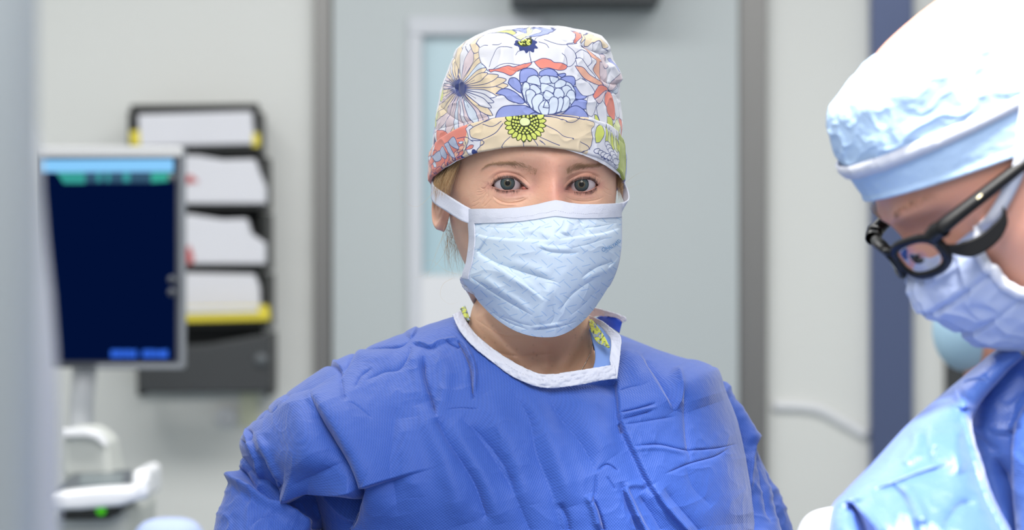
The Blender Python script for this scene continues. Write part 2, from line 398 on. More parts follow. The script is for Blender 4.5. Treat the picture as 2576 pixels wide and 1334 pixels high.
# tray: top surface tilted toward the camera
tr = [(100, 1245), (225, 1232), (330, 1226), (366, 1200), (372, 1250), (340, 1262), (300, 1275), (200, 1284), (100, 1288)]
quad_prism('tray_lip', tr, YD - .06, YD + .0, mat('glossy_white_plastic', srgb(245, 246, 250), .25), md, .008)
a, b, c, d = P(196, 1186, YD + .14), P(332, 1182, YD + .14), P(326, 1230, YD - .03), P(120, 1238, YD - .03)
v = [a, b, c, d] + [(p[0], p[1], p[2] - .02) for p in (a, b, c, d)]
f = [(0, 1, 2, 3), (7, 6, 5, 4), (0, 4, 5, 1), (1, 5, 6, 2), (2, 6, 7, 3), (3, 7, 4, 0)]
link_mesh('control_panel', v, f, mat('dark_panel', srgb(84, 90, 96), .4), md, False)
a, b, c, d = P(205, 1197, YD + .11), P(312, 1196, YD + .11), P(306, 1222, YD), P(200, 1224, YD)
v = [a, b, c, d] + [(p[0], p[1], p[2] + .004) for p in (a, b, c, d)]
link_mesh('panel_display', [(p[0], p[1], p[2] + .003) for p in (a, b, c, d)] + [(p[0], p[1], p[2] - .004) for p in (a, b, c, d)], f, mat('panel_grey', srgb(110, 120, 124), .3), md, False)
quad_prism('side_bumper', rrect(332, 1182, 372, 1260, 18), YD - .02, YD + .12, MATS['glossy_white_plastic'], md, .01)
quad_prism('lower_recess', [(144, 1276), (300, 1266), (312, 1274), (296, 1296), (270, 1308), (148, 1310)], YD - .045, YD + .1, blackp, md, .004)
quad_prism('base_cabinet', [(110, 1280), (322, 1270), (316, 1400), (330, 2400), (100, 2400)], YD, YD + .3, MATS['grey_white_plastic'], md, .02)
G = np.stack([PA(254 + r * np.cos(ang), 1285 + r * np.sin(ang), y) for r, y in ((13, YD - .045), (12, YD - .052), (.1, YD - .055))])
grid('indicator_light', G, mat('green_led', (0, .02, 0), .3, emit=srgb(60, 170, 0), estr=1), md, True)
# pale blue soft bundle at the bottom edge
uu = np.linspace(0, math.pi, 40); vv = np.linspace(0, 2 * math.pi, 60, endpoint=False)
cx, cy, cz = P(425, 1400, 3.4)
G = np.stack([cx + .052 * np.sign(np.cos(vv))[None] * np.abs(np.cos(vv))[None] ** .7 * np.sin(uu)[:, None] ** .6,
              cy + .05 * np.sin(vv)[None] * np.sin(uu)[:, None] ** .6, cz + .053 * np.sign(np.cos(uu))[:, None] * np.abs(np.cos(uu))[:, None] ** .7 + 0 * vv[None]], -1)
o = grid('folded_cloth', G, mat('pale_blue_cloth', srgb(176, 192, 236), .8), None, True, flip=True)
tag(o, 'pale blue folded cloth bundle low beside the white machine', 'cloth')
o = box('side_table', (cx - .045, cy - .05, 0), (cx + .12, cy + .1, cz - .053), steel, None, .005); tag(o, 'steel stand under the pale blue cloth bundle', 'table')

# unseen table added below the frame: its lit drape bounces light upward
ot = thing('bounce_table', 'added unseen table under a pale drape, bouncing light up between the two gowned people', 'table', (.25, 1.27, 0))
box('table_base', (.1, 1.12, 0), (.4, 1.42, .12), steel, ot, .02); box('table_column', (.18, 1.2, .12), (.32, 1.34, .86), steel, ot, .02); box('table_top', (-.45, .97, .86), (.75, 1.56, .93), greyp, ot, .02)
u = np.linspace(-1, 1, 60)[:, None]; v = np.linspace(-1, 1, 60)[None]; ed = np.maximum(np.abs(u), np.abs(v))
G = np.stack([.15 + .66 * u * np.minimum(1, 1.02 - 0 * v) + 0 * v, 1.265 + .33 * v + 0 * u, .945 - .35 * sstep(.90, 1, ed) + .006 * vnoise(u * 300 + 900 + 0 * v, v * 200 + 900 + 0 * u, 60, 3)], -1)
grid('bounce_drape', G, mat('pale_drape', srgb(200, 216, 236), .8), ot, False, thick=.002, offset=1)
# near equipment column at the left edge --------------------------------------------------------------
eq = thing('equipment_column', 'blurred pale grey equipment column standing close at the left edge', 'equipment', (P(0, 0, 1.0)[0] - .03, 1.0, 0))
g1 = mat('column_enamel', srgb(150, 157, 162), .5); g2 = mat('column_cover', srgb(172, 175, 184), .5)
def pillar(name, x1, Yc, dep, wid, z0, z1, m, shape=None):
    n = 48; a = np.linspace(0, 2 * math.pi, n, endpoint=False); zs = np.linspace(z0, z1, 40); xr = P(x1, 0, Yc)[0]
    G = np.zeros((40, n, 3))
    for i, z in enumerate(zs):
        e = 0 if shape is None else shape(z)
        c = xr + e - wid
        G[i, :, 0] = c + wid * np.sign(np.cos(a)) * np.abs(np.cos(a)) ** .5; G[i, :, 1] = Yc + dep * np.sign(np.sin(a)) * np.abs(np.sin(a)) ** .5; G[i, :, 2] = z
    V = G.reshape(-1, 3).tolist(); F = [tuple(q) for q in grid_faces(40, n, True).tolist()] + [tuple(range(n))[::-1], tuple(39 * n + i for i in range(n))]
    return link_mesh(name, V, F, m, eq)
pillar('column_body', 78, 1.0, .04, .07, 0, 2.2, g1)
pillar('column_cover', 128, 1.06, .03, .05, .6, 1.56, g2, lambda z: .0045 * math.tanh((1.50 - z) * 25) - .003)
# ================================================================ the woman in the blue gown
skin = mat('skin', attr='col', rough=.46, sss=.35, spec=.42, bump=[(900, .00012, 3), (260, .0003, 3)])
sclera = mat('eye_surface', attr='col', rough=.3, coat=.4, spec=.1)
browhair = mat('brow_hair', srgb(170, 136, 106), .6); lashm = mat('lash_hair', srgb(36, 26, 26), .5)
hairm = mat('blonde_hair', srgb(176, 140, 100), .4, vary=(300, .35)); hairg = mat('fine_hair', srgb(205, 180, 140), .4)
capm = mat('floral_cotton', attr='col', rough=.75, sheen=.2, bump=[(1500, .00006, 2)], translucent=.08)
maskm = mat('mask_fabric', attr='col', rough=.6, bump=[(1400, .00008, 2)], translucent=.25)
bindm = mat('white_binding', srgb(216, 219, 232), .7, bump=[(700, .00025, 3)], translucent=.2)
GOWN = srgb(53, 86, 168)
gownm = mat('blue_gown_fabric', GOWN, .6, sheen=.25, weave=(.0027, .3, .09), bump=[(28, .0016, 4), (90, .0006, 3)], spec=.3, vary=(14, .05))
ginm = mat('gown_lining', srgb(20, 70, 190), .5)
scrub = mat('scrub_top_fabric', srgb(120, 152, 214), .8); trimm = mat('scrub_trim', attr='col', rough=.7)

AX, AY = 1336.0, 2.20                # image column and distance of the head axis
S0 = AY / FPX
EZ = P(AX, 465, AY)[2]; HX = P(AX, 465, AY)[0]
YAW = math.radians(12)
wm = thing('person', 'person in deep blue surgical gown, floral scrub cap and light blue mask, facing the camera', 'person', (HX, AY, 0))
def head_world(L):
    c, s = math.cos(YAW), math.sin(YAW)          # face turned toward image right
    x = L[..., 0] * c - L[..., 1] * s; y = L[..., 0] * s + L[..., 1] * c
    return np.stack([HX + x, AY + y, EZ + L[..., 2]], -1)
# zf, zb, depth front, depth back, half width, y offset
HK = np.array([
 [.122, .122, .001, .001, .001, .010], [.119, .119, .035, .040, .030, .010], [.106, .106, .064, .070, .054, .008], [.082, .086, .084, .090, .070, .004],
 [.050, .055, .0925, .098, .0765, 0], [.022, .024, .0945, .097, .0775, 0], [.0, -.004, .0905, .093, .0765, 0], [-.026, -.03, .090, .088, .0735, 0],
 [-.05, -.05, .090, .082, .0685, 0], [-.08, -.065, .088, .075, .060, 0], [-.103, -.078, .083, .068, .050, 0], [-.116, -.086, .070, .064, .046, 0],
 [-.121, -.092, .050, .061, .047, 0], [-.136, -.102, .036, .060, .0535, 0], [-.160, -.115, .038, .064, .0565, .004], [-.188, -.128, .052, .074, .064, .01],
 [-.205, -.140, .070, .085, .090, .015], [-.225, -.160, .085, .095, .135, .02], [-.28, -.24, .095, .10, .165, .02], [-.42, -.42, .105, .10, .150, .02],
 [-.62, -.62, .09, .09, .125, .02], [-.75, -.75, .10, .12, .165, .02], [-.86, -.86, .09, .12, .17, .02]])
t0 = np.arange(len(HK))
tv = np.concatenate([np.linspace(0, 3.6, 60)[:-1], np.linspace(3.6, 7.8, 330)[:-1], np.linspace(7.8, 15, 230)[:-1], np.linspace(15, 22, 60)])
K = pchip(t0, HK, tv)
th = np.concatenate([np.linspace(-180, -85, 50)[:-1], np.linspace(-85, 85, 640)[:-1], np.linspace(85, 180, 50)[:-1]]) * math.pi / 180
TH = th[None, :]; cz = (1 - np.cos(TH)) / 2
zz = K[:, 0:1] * (1 - cz) + K[:, 1:2] * cz
D = np.where(np.cos(TH) > 0, K[:, 2:3], K[:, 3:4])
pw = .94
Lx = K[:, 4:5] * np.sign(np.sin(TH)) * np.abs(np.sin(TH)) ** pw
Ly = K[:, 5:6] - D * np.sign(np.cos(TH)) * np.abs(np.cos(TH)) ** pw
L = np.stack([Lx, Ly, zz], -1)
lx, lz = Lx, zz; front = sstep(0, .35, np.cos(TH)) + 0 * lz
def gs(x, s): return np.exp(-(x / s) ** 2)
# large forms in head space (metres toward the face direction)
f = 0 * lx
nosez = np.interp(lz, [-.062, -.056, -.046, -.03, -.012, .0, .012, .03], [0, .012, .025, .018, .0105, .007, .004, 0])
nosew = np.interp(lz, [-.06, -.046, -.03, -.012, .0, .012, .03], [.016, .015, .0125, .0125, .0115, .012, .015])
f += nosez * gs(lx, nosew)
f += .0035 * gs(np.abs(lx) - .026, .018) * gs(lz - (.0235), .008)                     # brow ridge
f += .002 * gs(lx, .012) * gs(lz - .016, .010)
f += .0045 * gs(np.abs(lx) - .046, .018) * gs(lz + .030, .016)                        # cheekbone
f -= .0085 * gs(np.abs(lx) - .030, .0165) * gs(lz - .001, .0115)                      # eye sockets
f -= .003 * gs(np.abs(lx) - .016, .006) * gs(lz + .0, .010)
f -= .0035 * gs(np.abs(lx) - .066, .012) * gs(lz - .018, .018)                        # temples
f += .003 * gs(lx, .02) * gs(lz + .075, .010) + .004 * gs(lx, .018) * gs(lz + .105, .010)
L[..., 1] -= f * front
W = head_world(L)
PX, PY = proj(W)
frontm = np.cos(TH + 0 * lz) > .05
dep = np.zeros_like(PX)                       # metres away from the camera
# wrinkles around the eyes, traced on the face; (crop of 9.53x at 1180,400)
def e4(pts): return [(1180 + x / 9.53, 400 + y / 9.53) for x, y in pts]
wr = [('crease', e4([(480, 570), (420, 660), (350, 710), (270, 690)]), 2.2, .0016), ('crease', e4([(410, 690), (320, 730), (180, 745)]), 1.6, .0010),
      ('crease', e4([(400, 720), (300, 790), (180, 800)]), 1.6, .0010), ('crease', e4([(420, 760), (310, 850), (170, 880)]), 1.6, .0009),
      ('crease', e4([(440, 800), (330, 940), (240, 1020)]), 1.8, .0010), ('crease', e4([(470, 870), (400, 1000), (300, 1120)]), 2, .0011),
      ('crease', e4([(540, 960), (450, 1060), (350, 1160)]), 2, .0011), ('crease', e4([(330, 900), (200, 1000), (60, 1060)]), 1.8, .0009),
      ('crease', e4([(250, 1050), (150, 1120), (40, 1150)]), 1.8, .0009), ('crease', e4([(460, 700), (440, 790), (450, 880)]), 1.8, .0009),
      ('crease', e4([(560, 880), (660, 960), (820, 1040), (1000, 1060), (1250, 1020), (1420, 930)]), 2.8, .0019),
      ('ridge', e4([(560, 930), (700, 1040), (900, 1090), (1150, 1090)]), 3.2, .0010),
      ('ridge', e4([(700, 880), (900, 930), (1200, 900), (1400, 840)]), 6, .0013),
      ('crease', e4([(1100, 985), (1220, 965), (1330, 930)]), 1.2, .0006),
      ('crease', e4([(480, 560), (640, 400), (780, 355), (1000, 350), (1180, 385), (1350, 500), (1480, 640)]), 2.4, .0011),
      ('ridge', e4([(350, 560), (520, 390), (700, 300), (900, 290), (1150, 330), (1330, 430)]), 6, .0016)]
def e2(pts): return [(1140 + x / 5.131, 360 + y / 5.131) for x, y in pts]
wr += [('crease', e2([(1440, 690), (1560, 740), (1700, 755), (1850, 735), (1960, 690)]), 2.4, .0012),
       ('ridge', e2([(1480, 660), (1650, 705), (1850, 680)]), 4.5, .0010),
       ('crease', e2([(1930, 560), (1990, 600), (2040, 610)]), 1.6, .0008), ('crease', e2([(1940, 620), (2000, 660), (2060, 680)]), 1.6, .0008),
       ('crease', e2([(1400, 590), (1480, 490), (1580, 430), (1700, 405), (1820, 415), (1900, 470)]), 2.2, .0010),
       ('ridge', e2([(1420, 470), (1540, 395), (1700, 365), (1850, 385), (1940, 450)]), 5, .0014),
       ('crease', e2([(1180, 230), (1190, 300), (1170, 360)]), 2, .0004), ('crease', e2([(1300, 240), (1290, 310), (1310, 360)]), 2, .0004),
       # neck creases and tendons
       ('crease', [(1190, 800), (1260, 840), (1330, 850)], 3, .0008), ('crease', [(1200, 870), (1290, 895), (1400, 890)], 4, .0010),
       ('ridge', [(1190, 760), (1250, 850), (1330, 930)], 16, .0035), ('ridge', [(1485, 800), (1450, 870), (1410, 935)], 16, .0035),
       ('ridge', [(1375, 860), (1378, 940)], 14, .002)]
dep -= np.where(frontm, folds(PX, PY, wr), 0) * np.where(PY < 700, .75, 1)
# --- eyes: lid shells, openings
EYES = [dict(c=(1277, 461), R=.0122, up=e4([(540, 650), (600, 580), (700, 510), (800, 476), (900, 462), (1020, 464), (1120, 496), (1230, 575), (1340, 668), (1425, 722)]),
             lo=e4([(540, 650), (620, 684), (700, 716), (800, 738), (900, 745), (1030, 738), (1180, 734), (1320, 733), (1425, 722)])),
        dict(c=(1463, 464), R=.0122, up=e2([(1445, 604), (1490, 560), (1550, 510), (1610, 480), (1690, 466), (1770, 474), (1830, 503), (1872, 545)]),
             lo=e2([(1445, 604), (1500, 615), (1570, 620), (1640, 626), (1720, 621), (1790, 598), (1840, 571), (1872, 545)]))]
Yw = W[..., 1]
redmask = np.zeros_like(PX); lashmask = np.zeros_like(PX)
for e in EYES:
    cx, cy = e['c']; m = frontm & (np.abs(PX - cx) < 110) & (np.abs(PY - cy) < 90)
    near = m & (np.hypot(PX - cx, PY - cy) < 14); Yb = (Yw + dep)[near].mean()
    Yc = Yb - .0058 + e['R']; e['Yc'] = Yc
    s = Yc / FPX; rho = np.hypot((PX - cx) * s, (PY - cy) * s * 1.02)
    Rl = e['R'] + .0012
    lid = Yc - np.sqrt(np.maximum(Rl ** 2 - rho ** 2, 0)); lid = np.where(rho < Rl * .97, lid, Yc + 3 * (rho - Rl * .7))
    base = Yw + dep; k = .0016
    h = np.clip(.5 + .5 * (base - lid) / k, 0, 1); sm = base * (1 - h) + lid * h - k * h * (1 - h)
    dep = np.where(m, sm - Yw, dep)
    up = catmull(e['up'], 60); lo = catmull(e['lo'], 60)
    up = up[np.argsort(up[:, 0])]; lo = lo[np.argsort(lo[:, 0])]
    yu = np.interp(PX, up[:, 0], up[:, 1]); yl = np.interp(PX, lo[:, 0], lo[:, 1])
    x0, x1 = up[0, 0], up[-1, 0]
    inside = np.minimum(np.minimum(PY - yu, yl - PY), np.minimum(PX - x0, x1 - PX) * .6)
    op = sstep(-.4, 1.6, inside)
    dep = np.where(m, dep + op * .0075, dep)
    du = np.where(PX > x0 - 4, np.abs(PY - yu + 1), 99); dl = np.abs(PY - yl - 2)
    inx = sstep(x0 - 8, x0 + 10, PX) * sstep(x1 + 8, x1 - 10, PX)
    lashmask = np.maximum(lashmask, np.where(m, (gs(PY - yu + 3.0, 4.2) * 1.0 + gs(PY - yl - 2.5, 3.0) * .3) * inx, 0))
    redmask = np.maximum(redmask, np.where(m, (np.exp(-(np.maximum(-inside, 0) / 9) ** 2)) * .8 + .35 * np.exp(-(np.maximum(-inside - 2, 0) / 20) ** 2), 0))
    e['caru'] = (up, lo)
# ray displacement keeps what was traced where it was traced
W = W * 1.0
sc = (Yw + dep) / Yw
W2 = W.copy(); W2[..., 0] = W[..., 0] * sc; W2[..., 1] = Yw + dep; W2[..., 2] = CAM_Z + (W[..., 2] - CAM_Z) * sc
# skin tone: flush and freckles are pigment
base = np.array(srgb(217, 172, 147)); red = np.array(srgb(204, 132, 120)); neck_fill = np.array(srgb(234, 188, 156))
n1 = vnoise(PX, PY, 42, 3)[..., None]; n2 = vnoise(PX, PY, 9, 5)[..., None]
colr = base * (1 + .10 * n1 + .06 * n2)
def blend(c, t, a): a = np.clip(a, 0, 1)[..., None]; return c * (1 - a) + t * a
colr = blend(colr, red, .35 * gs(PX - 1385, 60) * gs(PY - 430, 50) + .45 * gs(PX - 1400, 30) * gs(PY - 500, 40))
colr = blend(colr, red, .30 * gs(PX - 1250, 50) * gs(PY - 432, 14) + .25 * gs(PX - 1500, 40) * gs(PY - 432, 14))
colr = blend(colr, np.array(srgb(172, 112, 108)), .55 * redmask)
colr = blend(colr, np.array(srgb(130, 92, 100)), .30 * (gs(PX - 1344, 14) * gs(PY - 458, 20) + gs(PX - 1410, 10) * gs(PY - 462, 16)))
colr = blend(colr, np.array(srgb(150, 100, 108)), .45 * gs(PX - 1283, 42) * gs(PY - 492, 9) + .35 * gs(PX - 1475, 42) * gs(PY - 494, 9))
colr = blend(colr, np.array(srgb(58, 38, 36)), .95 * lashmask)
colr = blend(colr, neck_fill, .8 * sstep(720, 830, PY))  # neck painted lighter to offset the shade below the chin
colr = blend(colr, np.array(srgb(178, 104, 88)), .30 * gs(PX - 1370, 70) * gs(PY - 880, 40) * sstep(780, 840, PY))
r2 = np.random.default_rng(4)
for i in range(90):
    fx, fy = r2.uniform(1185, 1500), r2.uniform(780, 960) if i < 55 else r2.uniform(370, 520)
    a = .22 if i < 55 else .12
    q = np.exp(-(((PX - fx) ** 2 + (PY - fy) ** 2) / r2.uniform(2, 7))); colr = blend(colr, np.array(srgb(110, 64, 46)), a * q)
R_, K_ = W2.shape[:2]
V1 = W2.reshape(-1, 3); F1 = grid_faces(R_, K_, True); c1 = colr.reshape(-1, 3)
# ear beside the mask tie (image left) and its twin on the other side, in the same body mesh
def ear(side):
    u = np.linspace(0, 1, 40)[:, None]; v = np.linspace(0, 2 * math.pi, 72, endpoint=False)[None, :]
    rr = u ** .8
    ex = .0165 * np.cos(v) * rr * (1 + .12 * np.sin(v)); ez = .031 * np.sin(v) * rr
    ex = ex * np.where(np.sin(v) < 0, 1 - .18 * np.sin(v) ** 2, 1)
    th_ = .0035 * gs(rr - .86, .13) + .0018 * gs(rr - .48, .12) - .0035 * gs(rr - .62, .13) * sstep(-.6, .1, np.sin(v)) + .001 + .003 * sstep(.2, -.6, np.sin(v))
    lobe = .003 * gs(ez + .024, .008) * gs(rr - .6, .4)
    F_ = np.stack([ex, ez, (th_ + lobe) * (1 - sstep(.93, 1, rr))], -1); B_ = np.stack([ex * .97, ez * .97, -.003 * (1 - sstep(.75, 1, rr)) + 0 * ex], -1)
    G = np.concatenate([F_, B_[::-1]], 0)
    a = math.radians(58); s = side
    # ear plane leans out from the skull, facing sideways and slightly forward
    X = s * (.0755 - (.004 if side > 0 else 0) + G[..., 2] * math.sin(a) + (G[..., 0] + .012) * math.cos(a) * .55)
    Y = .012 + G[..., 0] * math.sin(a) - G[..., 2] * math.cos(a); Z = -.012 + G[..., 1]
    return head_world(np.stack([X, Y, Z], -1))
Vs, Fs, Cs, off = [V1], [F1], [c1], len(V1)
for sd in (-1, 1):
    G = ear(sd); Vs.append(G.reshape(-1, 3)); f_ = grid_faces(*G.shape[:2], True, off)
    Fs.append(f_ if sd > 0 else f_[:, ::-1]); Cs.append(np.tile(np.array(srgb(216, 170, 148)), (G.shape[0] * G.shape[1], 1))); off += G.shape[0] * G.shape[1]
# legs of the standing figure
for sx in (-1, 1):
    pth = catmull([(HX + sx * .085, AY + .02, EZ - .80), (HX + sx * .09, AY, EZ - 1.1), (HX + sx * .09, AY + .02, .09), (HX + sx * .09, AY + .02, .07)], 20)
    G = tube(pth, np.interp(np.linspace(0, 1, 20), [0, .5, .75, 1], [.085, .058, .055, .038]), 24)
    Vs.append(G.reshape(-1, 3)); Fs.append(grid_faces(20, 24, True, off)); Cs.append(np.tile(base, (480, 1))); off += 480
body = link_mesh('body', np.vstack(Vs), np.vstack(Fs), skin, wm, True, np.vstack(Cs))
for sx in (-1, 1):                              # clogs on the floor
    u = np.linspace(0, math.pi, 16)[:, None]; v = np.linspace(0, 2 * math.pi, 32, endpoint=False)[None]
    zc = np.maximum(.05 * np.cos(u) + .045 + .02 * np.sin(v) * np.sin(u), 0)
    G = np.stack([HX + sx * .09 + .048 * np.cos(v) * np.sin(u), AY - .04 + .13 * np.sin(v) * np.sin(u) + 0 * u, zc + 0 * v], -1)
    grid('clog', G, whitep, wm, True)
# eyeballs
for e in EYES:
    cx, cy = e['c']; c = np.array(P(cx, cy, e['Yc'])); tgt = np.array([0, 0, CAM_Z]); g = tgt - c; g /= np.linalg.norm(g)
    rt = np.cross(g, [0, 0, 1]); rt /= np.linalg.norm(rt); upv = np.cross(rt, g)
    u = np.concatenate([np.linspace(0, .62, 90), np.linspace(.64, math.pi, 60)])[:, None]; v = np.linspace(0, 2 * math.pi, 160, endpoint=False)[None]
    R = e['R']; r = R + .0009 * np.exp(-(u / .45) ** 4)
    G = c + (r * np.cos(u))[..., None] * g + (r * np.sin(u) * np.cos(v))[..., None] * rt + (r * np.sin(u) * np.sin(v))[..., None] * upv
    q = np.sin(u) * R / .0062 + 0 * v           # 1 at the limbus
    iris = np.array(srgb(62, 74, 77)); amber = np.array(srgb(84, 70, 42)); dark = np.array(srgb(28, 34, 40)); white = np.array(srgb(178, 166, 170))
    st = (.5 + .5 * np.sin(v * 37 + 3 * np.sin(v * 5))) * .5 + .5 * (.5 + .5 * np.sin(v * 61 + 1.3))
    cc = iris * (1 + .35 * (st[..., None] - .5)) + 0 * q[..., None]
    cc = blend(cc, amber, .8 * np.exp(-((q - .34) / .16) ** 2)); cc = blend(cc, dark, sstep(.80, .98, q) * .85)
    cc = blend(cc, np.zeros(3) + .001, 1 - sstep(.31, .35, q)); cc = blend(cc, white, sstep(.98, 1.08, q))
    pxx, pyy = proj(G); vein = sstep(1.3, 2.6, q) * .55
    cc = blend(cc, np.array(srgb(205, 130, 125)), vein * (.6 + .8 * vnoise(pxx, pyy, 4, 9)))
    grid('eye', G, sclera, body, True, cc, flip=True)
    # tear duct flesh in the inner corner
    ix = e['up'][-1] if cx < 1370 else e['up'][0]; sg = -1 if cx < 1370 else 1
    cc0 = np.array(P(ix[0] + sg * 9, ix[1] - 3, e['Yc'] - .0066))
    u = np.linspace(0, math.pi, 12)[:, None]; v = np.linspace(0, 2 * math.pi, 20, endpoint=False)[None]
    G = np.stack([cc0[0] + .0026 * np.sin(u) * np.cos(v), cc0[1] + .0014 * np.sin(u) * np.sin(v), cc0[2] + .0016 * np.cos(u) + 0 * v], -1)
    grid('tear_duct', G, mat('tear_duct_flesh', srgb(190, 112, 102), .3, coat=.3), body, True)
# depth of the finished skin at a photo pixel
sel = frontm & (PX > 1080) & (PX < 1580) & (PY > 340) & (PY < 1000) & ((W2[..., 1] < AY + .01))
bx = PX[sel]; by = PY[sel]; bd = W2[..., 1][sel]
DM = np.full((340, 260), np.inf); np.minimum.at(DM, (((by - 330) / 2).astype(int).clip(0, 339), ((bx - 1070) / 2).astype(int).clip(0, 259)), bd)
DM[~np.isfinite(DM)] = AY
def skinY(x, y): return float(DM[int(np.clip((y - 330) / 2, 0, 339)), int(np.clip((x - 1070) / 2, 0, 259))])
def hair_path(p0, p1, bend, lift0=.0, lift1=.0012, n=5, depth=skinY):
    """strand from pixel p0 to p1 over the skin, bending sideways in pixels"""
    out = []; dx, dy = p1[0] - p0[0], p1[1] - p0[1]; l = math.hypot(dx, dy) + 1e-6
    Y0 = depth(*p0)
    for i in range(n):
        t = i / (n - 1); b = bend * math.sin(math.pi * t)
        out.append(P(p0[0] + dx * t - dy / l * b, p0[1] + dy * t + dx / l * b, Y0 - (lift0 + (lift1 - lift0) * t)))
    return np.array(out)
hr = np.random.default_rng(11)
# eyebrows
for spine, dens, flip in ((e2([(1075, 390), (1000, 345), (900, 305), (780, 275), (640, 268), (520, 272), (440, 292), (370, 335)]), [1, 1, 1, 1, .8, .6, .35, .2], -1),
                    (e2([(1470, 390), (1530, 345), (1620, 320), (1720, 305), (1830, 298), (1930, 280), (2010, 300)]), [.9, 1, 1, .8, .6, .4, .3], 1)):
    sp = catmull(spine, 200); wd = np.interp(np.linspace(0, 1, 200), [0, .15, .45, .75, 1], [11, 10.5, 8, 5, 3]); dn = np.interp(np.linspace(0, 1, 200), np.linspace(0, 1, len(dens)), dens)
    ps = []
    for k in range(800):
        i = int(hr.random() ** 1.0 * 199)
        if hr.random() > dn[i]: continue
        t = sp[min(i + 3, 199)] - sp[max(i - 3, 0)]; t = t / (np.linalg.norm(t) + 1e-6); nn = np.array([t[1], -t[0]]) * (1 if flip > 0 else -1)
        o = hr.normal(0, .42) * wd[i]; p0 = sp[i] + nn * o
        upn = np.array([0, -1.0]); f_ = i / 199; dirv = t * (.35 + .8 * f_) + upn * (.9 * (1 - f_) ** 1.5 + (.25 if o < 0 else -.35) * 1.0)
        dirv /= np.linalg.norm(dirv); ln = hr.uniform(9, 17) * (1 - .3 * f_)
        ps.append(hair_path(p0, p0 + dirv * ln, hr.normal(0, 1), .0, .0010))
    strands('eyebrow', ps, .000085, browhair, body)
# lashes
for e in EYES:
    up, lo = e['caru']; ps = []; out_side = -1 if e['c'][0] < 1370 else 1
    x0, x1 = up[0, 0], up[-1, 0]; xin = x1 if out_side < 0 else x0; xout = x0 if out_side < 0 else x1
    for k in range(75):
        t = hr.uniform(.12, 1.0); x = xin + (xout - xin) * t; y = np.interp(x, up[:, 0], up[:, 1])
        Y0 = skinY(x, y - 3); ln = hr.uniform(9, 15) * (.6 + .7 * t)
        dx = out_side * (t - .35) * 12 + hr.normal(0, 1.5); a = np.array([x, y]); pts = []
        for i in range(6):
            q = i / 5; pts.append(P(x + dx * q, y + 2.5 * math.sin(q * 2.2) - ln * .95 * q ** 2 + 1.5 * q, Y0 - .0006 - .0065 * q * (1 - .35 * q)))
        ps.append(np.array(pts))
    for k in range(40):
        t = hr.uniform(.25, .97); x = xin + (xout - xin) * t; y = np.interp(x, lo[:, 0], lo[:, 1]) + 1.5
        Y0 = skinY(x, y + 3); ln = hr.uniform(5, 10); dx = out_side * (t - .4) * 6 + hr.normal(0, 1.2)
        pts = [P(x + dx * q, y + ln * q, Y0 - .0004 - .003 * q) for q in np.linspace(0, 1, 4)]
        ps.append(np.array(pts))
    strands('eyelashes', ps, .00011, lashm, body)
# hair at the temples and nape, a few flyaways
def flat(Y): return lambda x, y: Y
ps, pg, pr, pj = [], [], [], []
for k in range(520):
    t = hr.random(); x0 = 1096 + 62 * hr.random() ** .8; y0 = 455 - (x0 - 1090) * .62 + hr.uniform(-10, 0)
    x1 = x0 - 12 - 18 * hr.random() + (1130 - x0) * .3; y1 = y0 + hr.uniform(35, 85)
    x1 = max(x1, 1094); Yh = min(skinY(min(x0 + 4, 1560), y0), 2.19) - .0012 if x0 > 1125 else 2.165 + .02 * (1125 - x0) / 30
    q = hair_path((x0, y0), (x1, y1), hr.normal(5, 3), 0.0, 0, 8, flat(Yh + hr.uniform(-.003, .002))); (ps if hr.random() < .8 else pg).append(q)
for k in range(140):
    x0 = 1562 - 16 * hr.random() ** 1.6; y0 = hr.uniform(425, 455); q = hair_path((x0, y0), (x0 + hr.uniform(-4, 6), y0 + hr.uniform(30, 60)), hr.normal(-2, 2), 0, 0, 6, flat(2.178 + hr.uniform(-.003, .003))); pr.append(q)
for k in range(130):                              # wisps behind the jaw
    x0 = hr.uniform(1118, 1160); y0 = hr.uniform(555, 610); x1 = x0 + hr.normal(5, 14); y1 = y0 + hr.uniform(30, 110)
    pj.append(hair_path((x0, y0), (min(x1, 1168), y1), hr.normal(0, 9), 0, 0, 8, flat(2.20 + hr.uniform(0, .02))))
strands('temple_hair', ps, .00013, hairm, body); strands('temple_hair', pg, .00013, hairg, body); strands('temple_hair', pr, .00013, hairm, body); strands('nape_hair', pj, .00010, hairm, body)
fl = [[(1120, 560), (1108, 610), (1088, 660), (1075, 700), (1100, 690)], [(1130, 600), (1110, 650), (1070, 690), (1040, 700)], [(1140, 700), (1115, 715), (1108, 745), (1130, 765), (1155, 760)],
      [(1095, 480), (1050, 520), (1010, 500), (1000, 470)], [(1150, 690), (1120, 680), (1085, 655), (1062, 662)], [(1562, 470), (1600, 440), (1640, 425)], [(1562, 480), (1590, 470), (1615, 460)],
      [(1125, 585), (1112, 600), (1095, 640), (1098, 690)], [(1180, 560), (1150, 545), (1120, 560), (1092, 552)]]
for a in fl: strands('stray_hair', [PA(*catmull(a, 20).T, 2.17)], .00009, hairg, body)

